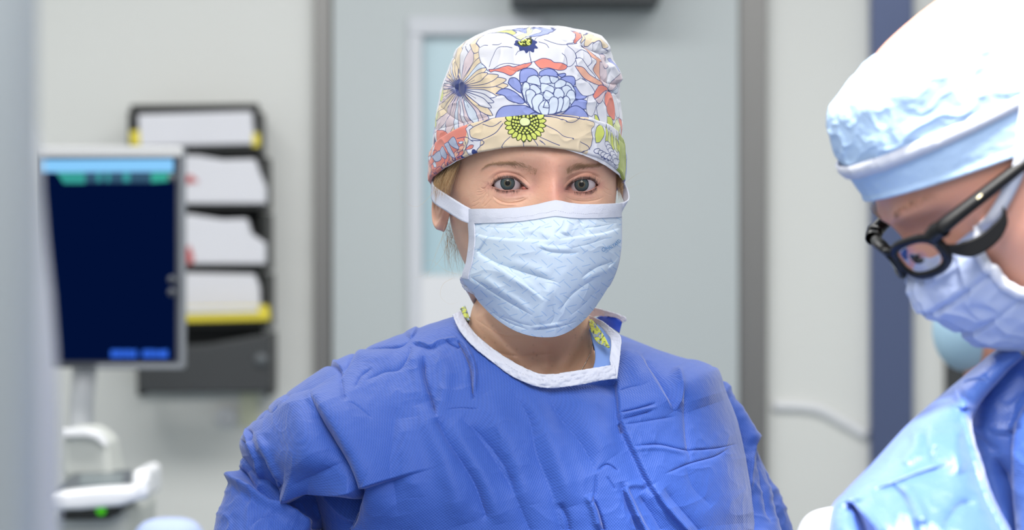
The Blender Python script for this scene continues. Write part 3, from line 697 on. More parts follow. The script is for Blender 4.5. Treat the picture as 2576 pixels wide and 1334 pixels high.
# ---------------------------------------------------------------- cap
CW = srgb
def c1c(pts): return [(1040 + x / 2.78, 40 + y / 2.78) for x, y in pts]
NAVY = np.array(srgb(52, 66, 128)); WHITE = srgb(232, 232, 240); CREAM = srgb(236, 216, 184); PINK = srgb(226, 208, 214); LAV = srgb(150, 162, 220); CORAL = srgb(236, 142, 126); PEACH = srgb(238, 180, 156)
LEM = srgb(218, 226, 112); PALEY = srgb(232, 238, 178); PBLUE = srgb(216, 226, 240); OLIVE = srgb(48, 58, 16)
capsil = np.array([[66, 1330, 1330], [68, 1300, 1368], [72, 1262, 1420], [80, 1228, 1478], [92, 1198, 1512], [106, 1172, 1526], [125, 1150, 1532], [150, 1139, 1540], [180, 1129, 1549], [230, 1111, 1556],
                   [290, 1098, 1561], [340, 1091, 1564], [400, 1087, 1565], [450, 1087, 1564], [480, 1090, 1562]], float)
def cap_side(y): return np.interp(y, capsil[:, 0], capsil[:, 1]), np.interp(y, capsil[:, 0], capsil[:, 2])
def unwrap(pts):
    """photo pixel on the cap -> arc coordinate round the cap, height"""
    pts = np.asarray(pts, float); l, r = cap_side(pts[:, 1]); c = (l + r) / 2; w_ = np.maximum((r - l) / 2, 30)
    a = np.arcsin(np.clip((pts[:, 0] - c) / w_, -.985, .985)); return np.stack([a * 232, pts[:, 1]], -1)
class Canvas:
    """paints cloth print onto mesh vertices, given the vertices' cloth coordinates"""
    def __init__(s, X, Y, col): s.X, s.Y = X.ravel().astype(np.float32), Y.ravel().astype(np.float32); s.c = np.tile(np.array(col), (X.size, 1)); s.o = np.argsort(s.X); s.xs = s.X[s.o]
    def sel(s, x0, x1, y0, y1):
        i = s.o[np.searchsorted(s.xs, x0):np.searchsorted(s.xs, x1)]; yy = s.Y[i]; return i[(yy >= y0) & (yy <= y1)]
    def fill(s, pts, col, a=1):
        p = np.asarray(pts, float); i = s.sel(p[:, 0].min(), p[:, 0].max(), p[:, 1].min(), p[:, 1].max())
        if not len(i): return
        x, y = s.X[i], s.Y[i]; ins = np.zeros(len(i), bool); q = np.roll(p, 1, 0)
        for (ax, ay), (bx_, by_) in zip(p, q):
            if ay == by_: continue
            cnd = ((ay > y) != (by_ > y)) & (x < (bx_ - ax) * (y - ay) / (by_ - ay) + ax); ins ^= cnd
        s.c[i[ins]] = s.c[i[ins]] * (1 - a) + np.array(col) * a
    def line(s, pts, wd, col, a=1):
        p = np.asarray(pts, float); w_ = wd + 1.5; i = s.sel(p[:, 0].min() - w_, p[:, 0].max() + w_, p[:, 1].min() - w_, p[:, 1].max() + w_)
        if not len(i): return
        d, _, fr_ = seg_dist(s.X[i], s.Y[i], p); al = np.clip((wd / 2 + .45 - d) / .9, 0, 1)[:, None] * a
        s.c[i] = s.c[i] * (1 - al) + np.array(col) * al
    def shape(s, pts, col, lw=1.7, lc=NAVY, close=True, n=None):
        p = np.asarray(pts, float); p2 = np.vstack([p, p[:1]]); q = catmull(p2, n or 8 * len(p)); 
        if col is not None: s.fill(q[:-1], col)
        if lw: s.line(q, lw, lc)
def petal(c, ang, r0, r1, wd, tip=.75):
    """petal outline from a centre, ang in degrees with 0 to the right and y down"""
    a = math.radians(ang); d = np.array([math.cos(a), math.sin(a)]); n = np.array([-d[1], d[0]]); c = np.array(c, float)
    return [c + d * r0, c + d * (r0 + (r1 - r0) * .45) + n * wd * .42, c + d * (r0 + (r1 - r0) * tip) + n * wd * .5, c + d * r1, c + d * (r0 + (r1 - r0) * tip) - n * wd * .5, c + d * (r0 + (r1 - r0) * .45) - n * wd * .42]
def ellipse(cx, cy, rx, ry, n=20, rot=0):
    a = np.linspace(0, 2 * math.pi, n, endpoint=False); x, y = rx * np.cos(a), ry * np.sin(a); r = math.radians(rot)
    return [(cx + p * math.cos(r) - q * math.sin(r), cy + p * math.sin(r) + q * math.cos(r)) for p, q in zip(x, y)]
def paint_cap(cv):
    U = lambda pts: unwrap(c1c(pts)); sh = lambda pts, col, lw=1.7: cv.shape(U(pts), col, lw); ln = lambda pts, wd=1.5: cv.line(catmull(U(pts), 6 * len(pts)), wd, NAVY)
    # generic blooms round the sides and back
    r = np.random.default_rng(2)
    for bx_, by_, rad, cl in ((-560, 180, 95, (CREAM, PINK)), (-420, 330, 80, (LAV, PBLUE)), (560, 200, 95, (PEACH, PINK)), (430, 340, 80, (PALEY, WHITE)), (-700, 330, 80, (CORAL, PINK)), (690, 330, 85, (LAV, PBLUE)), (-650, 120, 60, (LEM, PALEY)), (640, 110, 60, (CREAM, WHITE)), (-470, 100, 50, (CORAL, PEACH)), (450, 105, 45, (LAV, PBLUE))):
        for k in range(16): cv.shape(petal((bx_, by_), k * 22.5 + r.uniform(-4, 4), 10, rad * r.uniform(.8, 1.1), 26 * rad / 90), cl[k % 2], 1.6)
        cv.shape(ellipse(bx_, by_, 14, 16), NAVY, 0)
    # crown bits at the very top
    sh([(580, 128), (640, 112), (700, 112), (740, 130), (700, 150), (640, 140)], LEM); sh([(690, 108), (760, 90), (960, 95), (930, 130), (860, 150), (780, 120)], LAV)
    sh([(700, 150), (760, 150), (800, 90), (840, 92), (800, 170), (760, 182)], PALEY); sh([(830, 100), (880, 96), (850, 140), (820, 150)], PBLUE, 1.2)
    # left daisy
    cen = (345, 505)
    lens = {-178: 140, -168: 120, -158: 130, -148: 150, -138: 165, -129: 230, -121: 300, -113: 330, -106: 345, -98: 350, -90: 320, -80: 310, -70: 300, -60: 310, -50: 300, -41: 290, -33: 250, -25: 240, -17: 300, -10: 340, -3: 345, 5: 345, 13: 270, 22: 265, 31: 265, 40: 300, 49: 320, 57: 300, 64: 290, 71: 310, 78: 320, 85: 340, 92: 350, 99: 370, 106: 360, 113: 390, 120: 360, 128: 300, 137: 260, 147: 210, 157: 180, 168: 160}
    cols = [CREAM, WHITE, PINK, CREAM, PINK, PBLUE, CREAM]
    for k, (a, l) in enumerate(sorted(lens.items(), key=lambda z: -z[1])):
        wd = l * (.155 if abs(a) > 100 else .20)
        pl = petal(cen, a, 40, l, wd, .72); cv.shape(U(pl), cols[(k * 5 + int(abs(a))) % 7], 1.8)
        cv.line(U([pl[0], np.array(pl[0]) * .55 + np.array(pl[3]) * .45]), 1.1, NAVY)
    sh([(190, 590), (186, 520), (205, 478), (222, 485), (220, 560), (205, 600)], LEM); sh([(150, 700), (160, 650), (185, 625), (188, 690), (170, 740)], PALEY)
    sh([(145, 775), (150, 725), (170, 705), (172, 760), (160, 788)], LEM); sh([(205, 450), (215, 415), (240, 385), (236, 430)], LAV)
    cv.shape(U(ellipse(345, 505, 41, 61)), NAVY, 1, NAVY)
    sh([(480, 150), (505, 145), (498, 230), (470, 262), (440, 250)], CREAM)
    # poppy, top centre
    sh([(500, 220), (488, 262), (505, 320), (545, 362), (572, 390), (640, 345), (700, 335), (770, 345), (835, 325), (830, 250), (815, 190), (720, 140), (600, 128), (510, 140), (497, 165)], WHITE)
    sh([(835, 325), (822, 270), (830, 215), (860, 190), (920, 130), (1000, 96), (1080, 110), (1112, 150), (1105, 190), (1060, 205), (1100, 250), (1115, 300), (1095, 345), (1060, 355), (990, 335), (900, 310)], WHITE)
    ln([(568, 360), (580, 300), (620, 230), (680, 218), (720, 225)]); ln([(600, 205), (640, 205), (665, 195)]); ln([(500, 225), (540, 210), (566, 210)]); ln([(735, 275), (750, 250), (780, 240)])
    ln([(930, 170), (1000, 200), (1060, 205), (1130, 195)]); ln([(1020, 262), (1050, 300), (1062, 352)]); ln([(895, 185), (930, 200), (940, 225)])
    sh([(566, 378), (620, 372), (690, 350), (730, 358), (790, 338), (838, 328), (815, 360), (760, 382), (722, 415), (700, 416), (660, 398), (610, 388), (582, 396)], CORAL)
    sh([(850, 322), (900, 298), (950, 308), (975, 325), (1020, 330), (1062, 350), (1050, 376), (1000, 380), (940, 364), (900, 372), (872, 352)], CORAL)
    sh([(1092, 118), (1132, 124), (1132, 185), (1115, 198), (1105, 170)], CORAL)
    for k in range(13): cv.shape(U(petal((812, 190), -20 + k * 17, 12, 72 if k % 2 else 58, 22)), NAVY, .8)
    cv.shape(U([(762, 190), (800, 178), (858, 150), (852, 195), (815, 215), (778, 214)]), OLIVE, .5)
    for k in range(26):
        a, b = r.uniform(775, 850), r.uniform(165, 208); cv.fill(U(ellipse(a, b, 5, 5, 8)), LEM)
    # peony
    outer = [[(765, 470), (770, 400), (790, 368), (850, 372), (880, 410), (850, 450)], [(885, 420), (895, 390), (945, 370), (990, 388), (1002, 425)], [(1000, 410), (1050, 402), (1058, 415), (1030, 430)],
             [(1020, 440), (1060, 422), (1112, 430), (1118, 480), (1090, 490)], [(1110, 495), (1140, 498), (1208, 540), (1190, 575), (1150, 586), (1112, 570)], [(1110, 590), (1170, 588), (1214, 620), (1195, 650), (1150, 650), (1090, 630)],
             [(1040, 680), (1090, 640), (1140, 632), (1190, 680), (1205, 740), (1100, 740), (1000, 700)], [(690, 470), (705, 438), (740, 436), (768, 470), (775, 540), (720, 505)], [(605, 545), (640, 515), (690, 512), (745, 545), (790, 600), (760, 615), (690, 590), (660, 560)],
             [(590, 740), (605, 680), (650, 635), (740, 625), (810, 635), (880, 690), (850, 740)], [(790, 740), (820, 690), (880, 672), (1000, 690), (1100, 740)]]
    for o in outer: sh(o, LAV, 2.2)
    inner = [[(790, 600), (772, 520), (785, 470), (820, 455), (860, 460), (1060, 460), (1110, 500), (1125, 560), (1090, 630), (1020, 675), (930, 690), (860, 675)],
             [(805, 470), (820, 430), (860, 415), (890, 440), (892, 490), (860, 480)], [(888, 440), (915, 418), (955, 425), (965, 465), (920, 478), (895, 470)], [(950, 420), (985, 425), (1012, 440), (985, 470), (962, 465)],
             [(985, 470), (1020, 445), (1060, 460), (1050, 490), (1010, 505), (985, 500)], [(820, 490), (850, 480), (880, 500), (895, 530), (870, 550), (830, 535)], [(892, 500), (900, 472), (950, 485), (980, 505), (972, 540), (930, 525), (900, 540)],
             [(1030, 500), (1070, 485), (1100, 515), (1085, 560), (1040, 560)], [(975, 545), (990, 510), (1025, 510), (1045, 545), (1030, 575), (985, 575)], [(905, 560), (925, 522), (970, 545), (975, 570), (930, 590)],
             [(775, 530), (790, 470), (815, 468), (825, 500), (805, 560), (800, 610)], [(805, 600), (800, 530), (830, 515), (860, 540), (850, 570), (835, 650)], [(845, 660), (835, 590), (870, 548), (905, 555), (905, 600), (890, 680)],
             [(1085, 600), (1060, 560), (1085, 520), (1115, 530), (1122, 580), (1095, 620)], [(1015, 665), (1030, 590), (1060, 560), (1085, 590), (1075, 640), (1040, 670)], [(985, 678), (1000, 590), (1025, 568), (1040, 600), (1020, 665)], [(930, 690), (945, 600), (965, 568), (1000, 575), (1005, 620), (985, 680)],
             [(890, 680), (875, 640), (900, 600), (930, 590), (945, 640), (935, 690), (905, 695)], [(905, 640), (928, 592), (945, 640)]]
    for o in inner: sh(o, PBLUE, 2.1)
    # coral lily at the right
    sh([(1110, 262), (1150, 240), (1200, 270), (1215, 330), (1180, 360), (1130, 320)], WHITE); sh([(1110, 300), (1150, 300), (1210, 370), (1260, 430), (1200, 420), (1140, 370)], WHITE)
    sh([(1120, 455), (1180, 440), (1250, 520), (1240, 550), (1180, 560), (1130, 500)], WHITE); sh([(1210, 560), (1260, 555), (1262, 640), (1240, 700), (1200, 690), (1190, 620)], WHITE)
    sh([(1265, 640), (1300, 590), (1330, 640), (1340, 740), (1310, 780), (1280, 700)], WHITE)
    sh([(1115, 350), (1170, 362), (1230, 420), (1310, 470), (1325, 492), (1260, 480), (1190, 440), (1150, 400)], PEACH); sh([(1165, 205), (1190, 225), (1240, 280), (1290, 320), (1285, 370), (1320, 490), (1275, 430), (1235, 370), (1250, 320), (1215, 290), (1190, 250)], PEACH)
    sh([(1275, 320), (1310, 340), (1345, 420), (1345, 500), (1322, 500), (1290, 420)], PINK); sh([(1285, 270), (1320, 280), (1340, 350), (1320, 370), (1295, 330)], PINK)
    sh([(1345, 510), (1390, 430), (1415, 400), (1425, 460), (1380, 520)], PINK); sh([(1240, 560), (1280, 490), (1320, 490), (1345, 515), (1310, 540), (1260, 585)], CORAL); sh([(1250, 585), (1310, 540), (1335, 525), (1300, 600), (1275, 612)], PINK)
    sh([(1330, 545), (1360, 520), (1390, 600), (1398, 700), (1385, 730), (1345, 680), (1322, 600)], CORAL); sh([(1372, 545), (1400, 540), (1420, 620), (1432, 700), (1405, 700)], WHITE); sh([(1350, 530), (1380, 530), (1420, 490), (1425, 530), (1400, 545)], PBLUE)
    sh([(1138, 130), (1160, 130), (1172, 180), (1150, 190)], CREAM); sh([(1165, 140), (1210, 130), (1260, 160), (1320, 210), (1300, 230), (1240, 190), (1200, 215), (1180, 200)], CREAM); sh([(1235, 200), (1262, 180), (1300, 230), (1330, 250), (1300, 270), (1240, 250)], WHITE)
    sh([(1340, 300), (1370, 300), (1410, 350), (1420, 400), (1390, 380)], LAV, 1.2)
    sh([(1255, 690), (1275, 700), (1300, 770), (1290, 800), (1262, 760)], LEM); sh([(1340, 700), (1375, 720), (1390, 830), (1370, 840), (1345, 780)], LEM); sh([(1385, 760), (1415, 720), (1430, 780), (1400, 850)], PALEY); sh([(1425, 710), (1450, 740), (1460, 850), (1440, 840)], CORAL)
    sh([(130, 790), (160, 830), (170, 900), (150, 980), (135, 940)], NAVY); sh([(180, 800), (240, 810), (260, 880), (200, 920), (180, 880)], CORAL, 1.2)
    # speck of seam thread lines
def paint_band(cv):
    U = lambda pts: unwrap(c1c(pts)); sh = lambda pts, col, lw=1.7: cv.shape(U(pts), col, lw); ln = lambda pts, wd=1.7: cv.line(catmull(U(pts), 6 * len(pts)), wd, NAVY)
    r = np.random.default_rng(5)
    cv.fill([(-760, 0), (-148, 0), (-150, 340), (-172, 400), (-150, 700), (-760, 700)], CORAL)
    cv.fill([(150, 0), (760, 0), (760, 700), (158, 700)], WHITE)
    sh([(400, 790), (440, 770), (500, 860), (470, 980), (430, 990), (400, 930), (420, 860)], WHITE, 1.5)
    for a, b in ((-300, 1), (-340, 2), (-420, 3), (-500, 4), (-580, 5), (-660, 6)):
        for k in range(12): cv.shape(petal((a, 400), k * 30, 4, 40, 14), (CORAL, PEACH, PBLUE)[(k + b) % 3], 1.4)
    # coral chrysanthemum at the left
    for k, (x, y, a, l) in enumerate([(170, 1130, -60, 90), (190, 1110, -35, 90), (150, 1060, -75, 80), (210, 1080, -50, 80), (240, 1050, -70, 90), (280, 1040, -80, 80), (250, 1090, -30, 70), (300, 1010, -60, 80), (180, 1150, -20, 60), (150, 1120, -90, 70), (340, 1000, -65, 80), (330, 960, -45, 80), (390, 940, -30, 70)]):
        sh(petal((x, y), a, 0, l, 26), (CORAL, PEACH)[k % 2], 1.4)
    for q in ([(165, 985), (215, 945), (225, 1000), (190, 1020)], [(215, 945), (235, 915), (262, 960), (250, 1000), (228, 980)], [(250, 900), (280, 890), (315, 985), (295, 985)], [(275, 880), (320, 850), (350, 930), (300, 910)]): sh(q, srgb(178, 188, 212), 1.5)
    sh([(290, 1020), (320, 1018), (370, 1030), (340, 1040), (300, 1038)], NAVY); sh([(350, 1000), (360, 978), (400, 1000), (430, 1000), (380, 1020)], NAVY); sh([(430, 985), (440, 940), (460, 940), (470, 975)], NAVY)
    sh([(350, 890), (365, 880), (385, 884), (368, 895)], PBLUE, 1.2); ln([(330, 990), (380, 960), (400, 900), (385, 860)]); ln([(340, 860), (400, 850), (450, 880)])
    # cream poppy with the yellow heart
    sh([(425, 800), (470, 770), (600, 720), (760, 700), (930, 700), (1100, 715), (1235, 750), (1215, 800), (1225, 860), (1205, 935), (1080, 950), (800, 930), (470, 985), (470, 940), (520, 880), (440, 850)], CREAM, 1.8)
    ln([(440, 870), (500, 870), (600, 820), (650, 755)], 2); ln([(520, 760), (580, 775), (640, 740)]); ln([(635, 915), (660, 880), (695, 845)]); ln([(775, 875), (778, 905)]); ln([(835, 860), (865, 902)]); ln([(880, 870), (912, 900)])
    ln([(880, 850), (950, 880), (1010, 905)]); ln([(920, 770), (980, 800), (1030, 840), (1100, 860)]); ln([(905, 705), (980, 712), (1080, 745), (1145, 715)]); ln([(1145, 880), (1200, 910), (1215, 935)])
    for k in range(21): cv.shape(U(petal((790, 752), k * 360 / 21 - 8, 60, 130, 34, .7)), LEM, 2.2, OLIVE)
    cv.shape(U(ellipse(790, 750, 88, 80)), OLIVE, 1, OLIVE)
    for rr_, n_ in ((42, 10), (58, 15), (75, 20)):
        for k in range(n_): a = 2 * math.pi * (k + rr_ * .1) / n_; cv.fill(U(ellipse(790 + rr_ * math.cos(a), 748 + rr_ * math.sin(a) * .95, 7.5, 8, 10)), LEM)
    cv.shape(U(ellipse(788, 742, 32, 30)), PALEY, 1.5, OLIVE)
    # right: lemon petals and white scales
    sh([(1250, 890), (1240, 840), (1255, 780), (1290, 770), (1305, 820), (1280, 880)], LEM)
    for k in range(9): sh(petal((1320 + k * 16, 760 + k * 20), 88 - k * 3, 0, 150 - k * 3, 22), (LEM, PALEY)[k % 2], 1.4)
    cv.fill([(258, 0), (760, 0), (760, 700), (285, 700)], srgb(196, 210, 96)); cv.fill([(330, 0), (760, 0), (760, 700), (340, 700)], LAV)
    for k in range(14): cv.line([(262 + k * 7, 300), (258 + k * 7, 480)], 1.5, (.02, .05, .05))
    for k in range(7): sh(ellipse(1262 + k * 22, 945 + k * 12, 20, 17, 10), WHITE, 1.8)
    for k in range(6): sh(ellipse(1330 + k * 12, 900 + k * 24, 16, 26, 10, -30), WHITE, 1.5)
# rows: u 0 crown centre .. 1 bottom edge; sides of the cap rise almost straight
nv, nh = 560, 1180
tt = np.linspace(0, 1, nv)
fi = np.concatenate([np.linspace(-180, -100, 120)[:-1], np.linspace(-100, 100, 942), np.linspace(100, 180, 120)[1:-1]]) * math.pi / 180
nh = len(fi)
# per row: side y, front y, back y
edge_t = [0, .05, .12, .20, .27, .34, .5, .7, .86, 1.0]
sy = np.interp(tt, edge_t, [66, 67, 73, 92, 122, 165, 240, 330, 400, 455])
fy = np.interp(tt, edge_t, [66, 70, 76, 86, 96, 118, 185, 270, 325, 367])
by_ = np.interp(tt, edge_t, [66, 67, 74, 95, 130, 180, 280, 400, 500, 560])
k7 = np.exp(-np.linspace(-2, 2, 31) ** 2); k7 /= k7.sum()
smo = lambda a: np.convolve(np.pad(a, 15, mode='edge'), k7, 'valid')
sy, fy, by_ = smo(sy), smo(fy), smo(by_)
Df = smo(np.interp(tt, [0, .05, .12, .2, .27, .34, .5, 1], [0, .035, .068, .092, .102, .107, .109, .1035]))
Db = smo(np.interp(tt, [0, .05, .12, .2, .3, .5, .8, 1], [0, .04, .075, .10, .112, .118, .112, .098]))
FI = fi[None]; c_ = np.cos(FI); s_ = np.sin(FI); wgt = np.abs(c_) ** 1.6
ll, rr = cap_side(sy); wv = (rr - ll) / 2; cxv = (rr + ll) / 2
taper = np.clip(tt / .05, 0, 1); wv = wv * np.sqrt(np.clip(tt / .02, 0, 1))
yimg = sy[:, None] * (1 - wgt) + np.where(c_ > 0, fy[:, None], by_[:, None]) * wgt
Yd = AY - np.where(c_ > 0, Df[:, None], Db[:, None]) * np.sign(c_) * np.abs(c_) ** .92 - .0085 * s_
pxm = cxv[:, None] + wv[:, None] * np.sign(s_) * np.abs(s_) ** .97
capG = PA(AX + (pxm - AX), yimg, AY); capG = np.stack([(pxm - 1288) * AY / FPX, Yd, capG[..., 2]], -1)
# perspective: keep traced outline by scaling with distance at the front
capG = PA(pxm, yimg, 1.0) * 1.0; capG = capG.copy(); capG[..., 2] -= CAM_Z; capG *= Yd[..., None]; capG[..., 2] += CAM_Z
cpx, cpy = proj(capG)
cf = [('ridge', c1c([(500, 140), (700, 128), (900, 135)]), 5, .0012, 0, (.1, .1)), ('crease', c1c([(760, 95), (800, 130), (812, 175)]), 7, .004), ('crease', c1c([(930, 130), (1000, 150), (1100, 195)]), 5, .003),
      ('crease', c1c([(1160, 200), (1230, 240), (1330, 265)]), 6, .004), ('ridge', c1c([(1250, 160), (1320, 210), (1338, 260)]), 9, .004), ('crease', c1c([(1330, 290), (1370, 380), (1350, 480)]), 6, .003),
      ('ridge', c1c([(1360, 330), (1400, 400), (1420, 470)]), 8, .004), ('crease', c1c([(1300, 430), (1350, 470), (1425, 480)]), 5, .0025), ('crease', c1c([(1345, 520), (1400, 540), (1440, 600)]), 6, .002),
      ('crease', c1c([(270, 260), (320, 420), (290, 560)]), 6, .0018), ('crease', c1c([(240, 470), (300, 520), (380, 620)]), 7, .0016), ('ridge', c1c([(470, 300), (520, 480), (560, 650)]), 14, .0016),
      ('crease', c1c([(1100, 370), (1150, 420), (1240, 480)]), 6, .0015), ('ridge', c1c([(1180, 560), (1200, 700), (1250, 760)]), 10, .0015), ('crease', c1c([(180, 620), (260, 700), (400, 780)]), 8, .0014),
      ('crease', c1c([(640, 360), (720, 390), (800, 370)]), 6, .0010), ('ridge', c1c([(980, 110), (1060, 130), (1130, 180)]), 8, .0025), ('crease', c1c([(880, 150), (960, 120)]), 5, .0018),
      ('crease', c1c([(140, 800), (230, 780), (420, 730), (600, 690)]), 5, .0010), ('crease', c1c([(900, 690), (1100, 700), (1300, 770), (1450, 900)]), 5, .0010)]
h = folds(cpx, cpy, cf) + .0022 * vnoise(FI * 232 + 0 * cpx + 900, yimg + 40, 60, 8) + .0009 * crumple(FI * 232 + 0 * cpx + 900, yimg, 46, 12)
h = h * (sstep(0, .1, tt)[:, None])
nrm = np.stack([s_ + 0 * yimg, -c_ + 0 * yimg, 0 * yimg], -1)
upw = (1 - sstep(.1, .26, tt))[:, None, None]; nrm = nrm * (1 - upw) + np.array([0, 0, 1.]) * upw
capG = capG + nrm * h[..., None]
cv = Canvas(FI * 232 + 0 * yimg, yimg, WHITE); paint_cap(cv)
cap = grid('scrub_cap', capG, capm, wm, True, cv.c * .88, thick=.0007, flip=False)
# turned-up band: follows the lower edge, stands a little proud
nb = 150; tb = np.linspace(0, 1, nb)[:, None]
top = lambda q: np.interp(q, np.radians([-180, -95, -85, -60, -40, -20, 0, 20, 40, 60, 85, 95, 180]), [470, 400, 385, 345, 318, 300, 292, 291, 299, 318, 365, 385, 470])
bot = lambda q: np.interp(q, np.radians([-180, -95, -88, -70, -50, -30, -12, 0, 12, 30, 50, 70, 88, 95, 180]), [560, 470, 458, 438, 405, 382, 369, 366.5, 368, 378, 398, 428, 462, 474, 560])
ksm = lambda a: np.convolve(np.pad(a, 15, mode='edge'), k7, 'valid')
tq = ksm(top(fi)); bq = ksm(bot(fi)); yb = tq[None] * (1 - tb) + bq[None] * tb
# evaluate the cap surface at those heights
bandG = np.zeros((nb, nh, 3))
for j in range(nh):
    row = np.interp(yb[:, j], yimg[:, j], np.arange(nv)); i0 = np.clip(row.astype(int), 0, nv - 2); f_ = np.clip(row - i0, 0, 4)[:, None]
    bandG[:, j] = capG[i0, j] * (1 - f_) + capG[i0 + 1, j] * f_
lift = .0016 + .0010 * np.sin(math.pi * np.clip(tb, 0, 1)) ** .5 - .0012 * sstep(.97, 1, tb) - .0012 * sstep(.03, 0, tb)
bandG = bandG + np.stack([s_, -c_, 0 * s_], -1) * (lift + .0006 * vnoise(FI * 232 + 900 + 0 * yb, yb, 50, 21))[..., None]
cv = Canvas(FI * 232 + 0 * yb, yb, CREAM); paint_band(cv)
band = grid('cap_band', bandG, capm, cap, True, cv.c * .88, thick=.0012)
# thread line just under the band's top edge
# ---------------------------------------------------------------- mask
def c3(pts): return [(1060 + x / 3.176, 480 + y / 3.176) for x, y in pts]
nv2, nh2 = 420, 620
MK = np.array([  # left x,y | centre x,y | right x,y | Y left, Y centre, Y right
 [1179, 526, 1398, 506, 1563, 512, 2.139, 2.0905, 2.160], [1180, 562, 1397, 544, 1561, 546, 2.139, 2.0835, 2.160], [1182, 600, 1392, 600, 1561, 600, 2.137, 2.0730, 2.160],
 [1176, 655, 1386, 665, 1556, 650, 2.137, 2.0760, 2.162], [1165, 698, 1384, 725, 1541, 698, 2.142, 2.0830, 2.166], [1190, 735, 1380, 785, 1520, 735, 2.152, 2.0930, 2.170], [1205, 757, 1372, 848, 1496, 772, 2.160, 2.1080, 2.172]])
tm = np.linspace(0, 6, nv2); MKi = pchip(np.arange(7), MK, tm)
fL = math.radians(-70); fm = np.concatenate([np.linspace(fL, 0, 330)[:-1], np.linspace(0, math.radians(112), 291)]); nh2 = len(fm); FM = fm[None]
side = np.sin(FM); wR = sstep(-.45, .45, FM); kL = 1 / math.sin(-fL)
sx = MKi[:, 2:3] + np.sin(FM) * ((MKi[:, 2:3] - MKi[:, 0:1]) * kL * (1 - wR) + (MKi[:, 4:5] - MKi[:, 2:3]) * wR)
sidey = np.abs(side) ** 1.25; botp = sstep(3.5, 6, tm)[:, None]; sidey = np.abs(np.where(FM < 0, side * kL, side)) ** (1.25 + .9 * botp)
syy = np.where(FM < 0, MKi[:, 3:4] + (MKi[:, 1:2] - MKi[:, 3:4]) * sidey, MKi[:, 3:4] + (MKi[:, 5:6] - MKi[:, 3:4]) * sidey)
topk = 1 - sstep(.2, 2.2, tm)[:, None]; topy = np.interp(sx[0], [1180, 1260, 1310, 1350, 1378, 1398, 1412, 1432, 1460, 1500, 1563], [526, 526, 523, 516, 509, 505, 507, 512, 515, 515, 511])
k5 = np.exp(-np.linspace(-2, 2, 15) ** 2); k5 /= k5.sum(); topy = np.convolve(np.pad(topy, 7, mode='edge'), k5, 'valid')
syy = syy + topk * (topy - syy[0])[None]
q1 = np.where(FM < 0, (1 - np.cos(FM)) / (1 - math.cos(fL)), 1 - np.cos(FM))
q1 = 1 - np.cos(FM); YY = MKi[:, 7:8] + q1 * ((MKi[:, 6:7] - MKi[:, 7:8]) / (1 - math.cos(fL)) * (1 - wR) + (MKi[:, 8:9] - MKi[:, 7:8]) * wR)
# bulge of the nose ridge in the upper rows
mf = [('step', c3([(430, 345), (520, 372), (700, 390), (960, 400), (1040, 390)])[::-1], 2.0, -.0030, 45, (.35, .05)),
      ('step', c3([(1090, 395), (1300, 365), (1450, 345), (1590, 300)])[::-1], 2.0, -.0030, 45, (.05, .4)),
      ('step', c3([(445, 485), (560, 560), (650, 620), (760, 700), (880, 790), (1000, 885)])[::-1], 2.2, -.0040, 60, (.4, .02)),
      ('crease', c3([(455, 500), (560, 560), (760, 630), (920, 680), (1100, 735)]), 6, .0035, 0, (.02, .3)),
      ('ridge', c3([(600, 610), (720, 700), (860, 760), (980, 880)]), 12, .0020), ('step', c3([(1480, 625), (1560, 540), (1585, 430)]), 2.0, .0030, 30, (.1, .02)),
      ('crease', c3([(1270, 700), (1380, 620), (1480, 580), (1520, 560)]), 6, .0032, 0, (.3, .02)), ('ridge', c3([(1290, 720), (1400, 660), (1500, 630)]), 8, .0018),
      ('crease', c3([(400, 690), (560, 800), (720, 900), (900, 1000)]), 4, .0022, 0, (.05, .3)), ('ridge', c3([(480, 680), (640, 800), (800, 900), (880, 990)]), 9, .0020),
      ('crease', c3([(1100, 960), (1180, 850), (1260, 780), (1380, 700)]), 8, .0022), ('ridge', c3([(1020, 740), (1000, 850), (960, 1000), (1000, 1100)]), 14, .0030),
      ('ridge', c3([(1180, 230), (1160, 300), (1140, 350)]), 12, .0038), ('crease', c3([(1140, 230), (1120, 290), (1060, 350)]), 8, .0028), ('crease', c3([(1250, 240), (1290, 310), (1330, 350)]), 8, .0024),
      ('crease', c3([(860, 390), (900, 330), (960, 290), (1040, 260)]), 6, .0020), ('ridge', c3([(820, 330), (940, 310), (1020, 380)]), 8, .0016), ('crease', c3([(930, 450), (1040, 490), (1180, 500), (1260, 490)]), 5, .0018),
      ('ridge', c3([(920, 440), (1040, 460), (1200, 470)]), 6, .0012), ('crease', c3([(1180, 460), (1320, 430), (1500, 370)]), 5, .0010), ('crease', c3([(500, 290), (700, 300), (860, 280)]), 5, .0010),
      ('ridge', c3([(560, 330), (700, 320), (800, 340)]), 7, .0008), ('crease', c3([(1280, 300), (1400, 290), (1560, 260)]), 5, .0012), ('crease', c3([(1380, 220), (1450, 250), (1560, 260)]), 5, .0010),
      ('crease', c3([(470, 850), (560, 960), (700, 1050), (860, 1110)]), 6, .0018), ('crease', c3([(900, 1110), (1000, 1100), (1120, 1080), (1240, 1040)]), 3, .0016), ('ridge', c3([(880, 1090), (1000, 1080), (1130, 1060)]), 4, .0014),
      ('crease', c3([(1180, 1000), (1300, 900), (1420, 760)]), 6, .0012), ('crease', c3([(1040, 900), (1060, 1000), (1020, 1080)]), 5, .0012), ('ridge', c3([(700, 560), (900, 620), (1040, 680)]), 12, .0014),
      ('crease', c3([(640, 1000), (800, 1060), (900, 1080)]), 5, .0012)]
hm = folds(sx, syy, mf); uu_, vv_ = FM * 150 + 0 * sx, MKi[:, 3:4] + 0 * sx
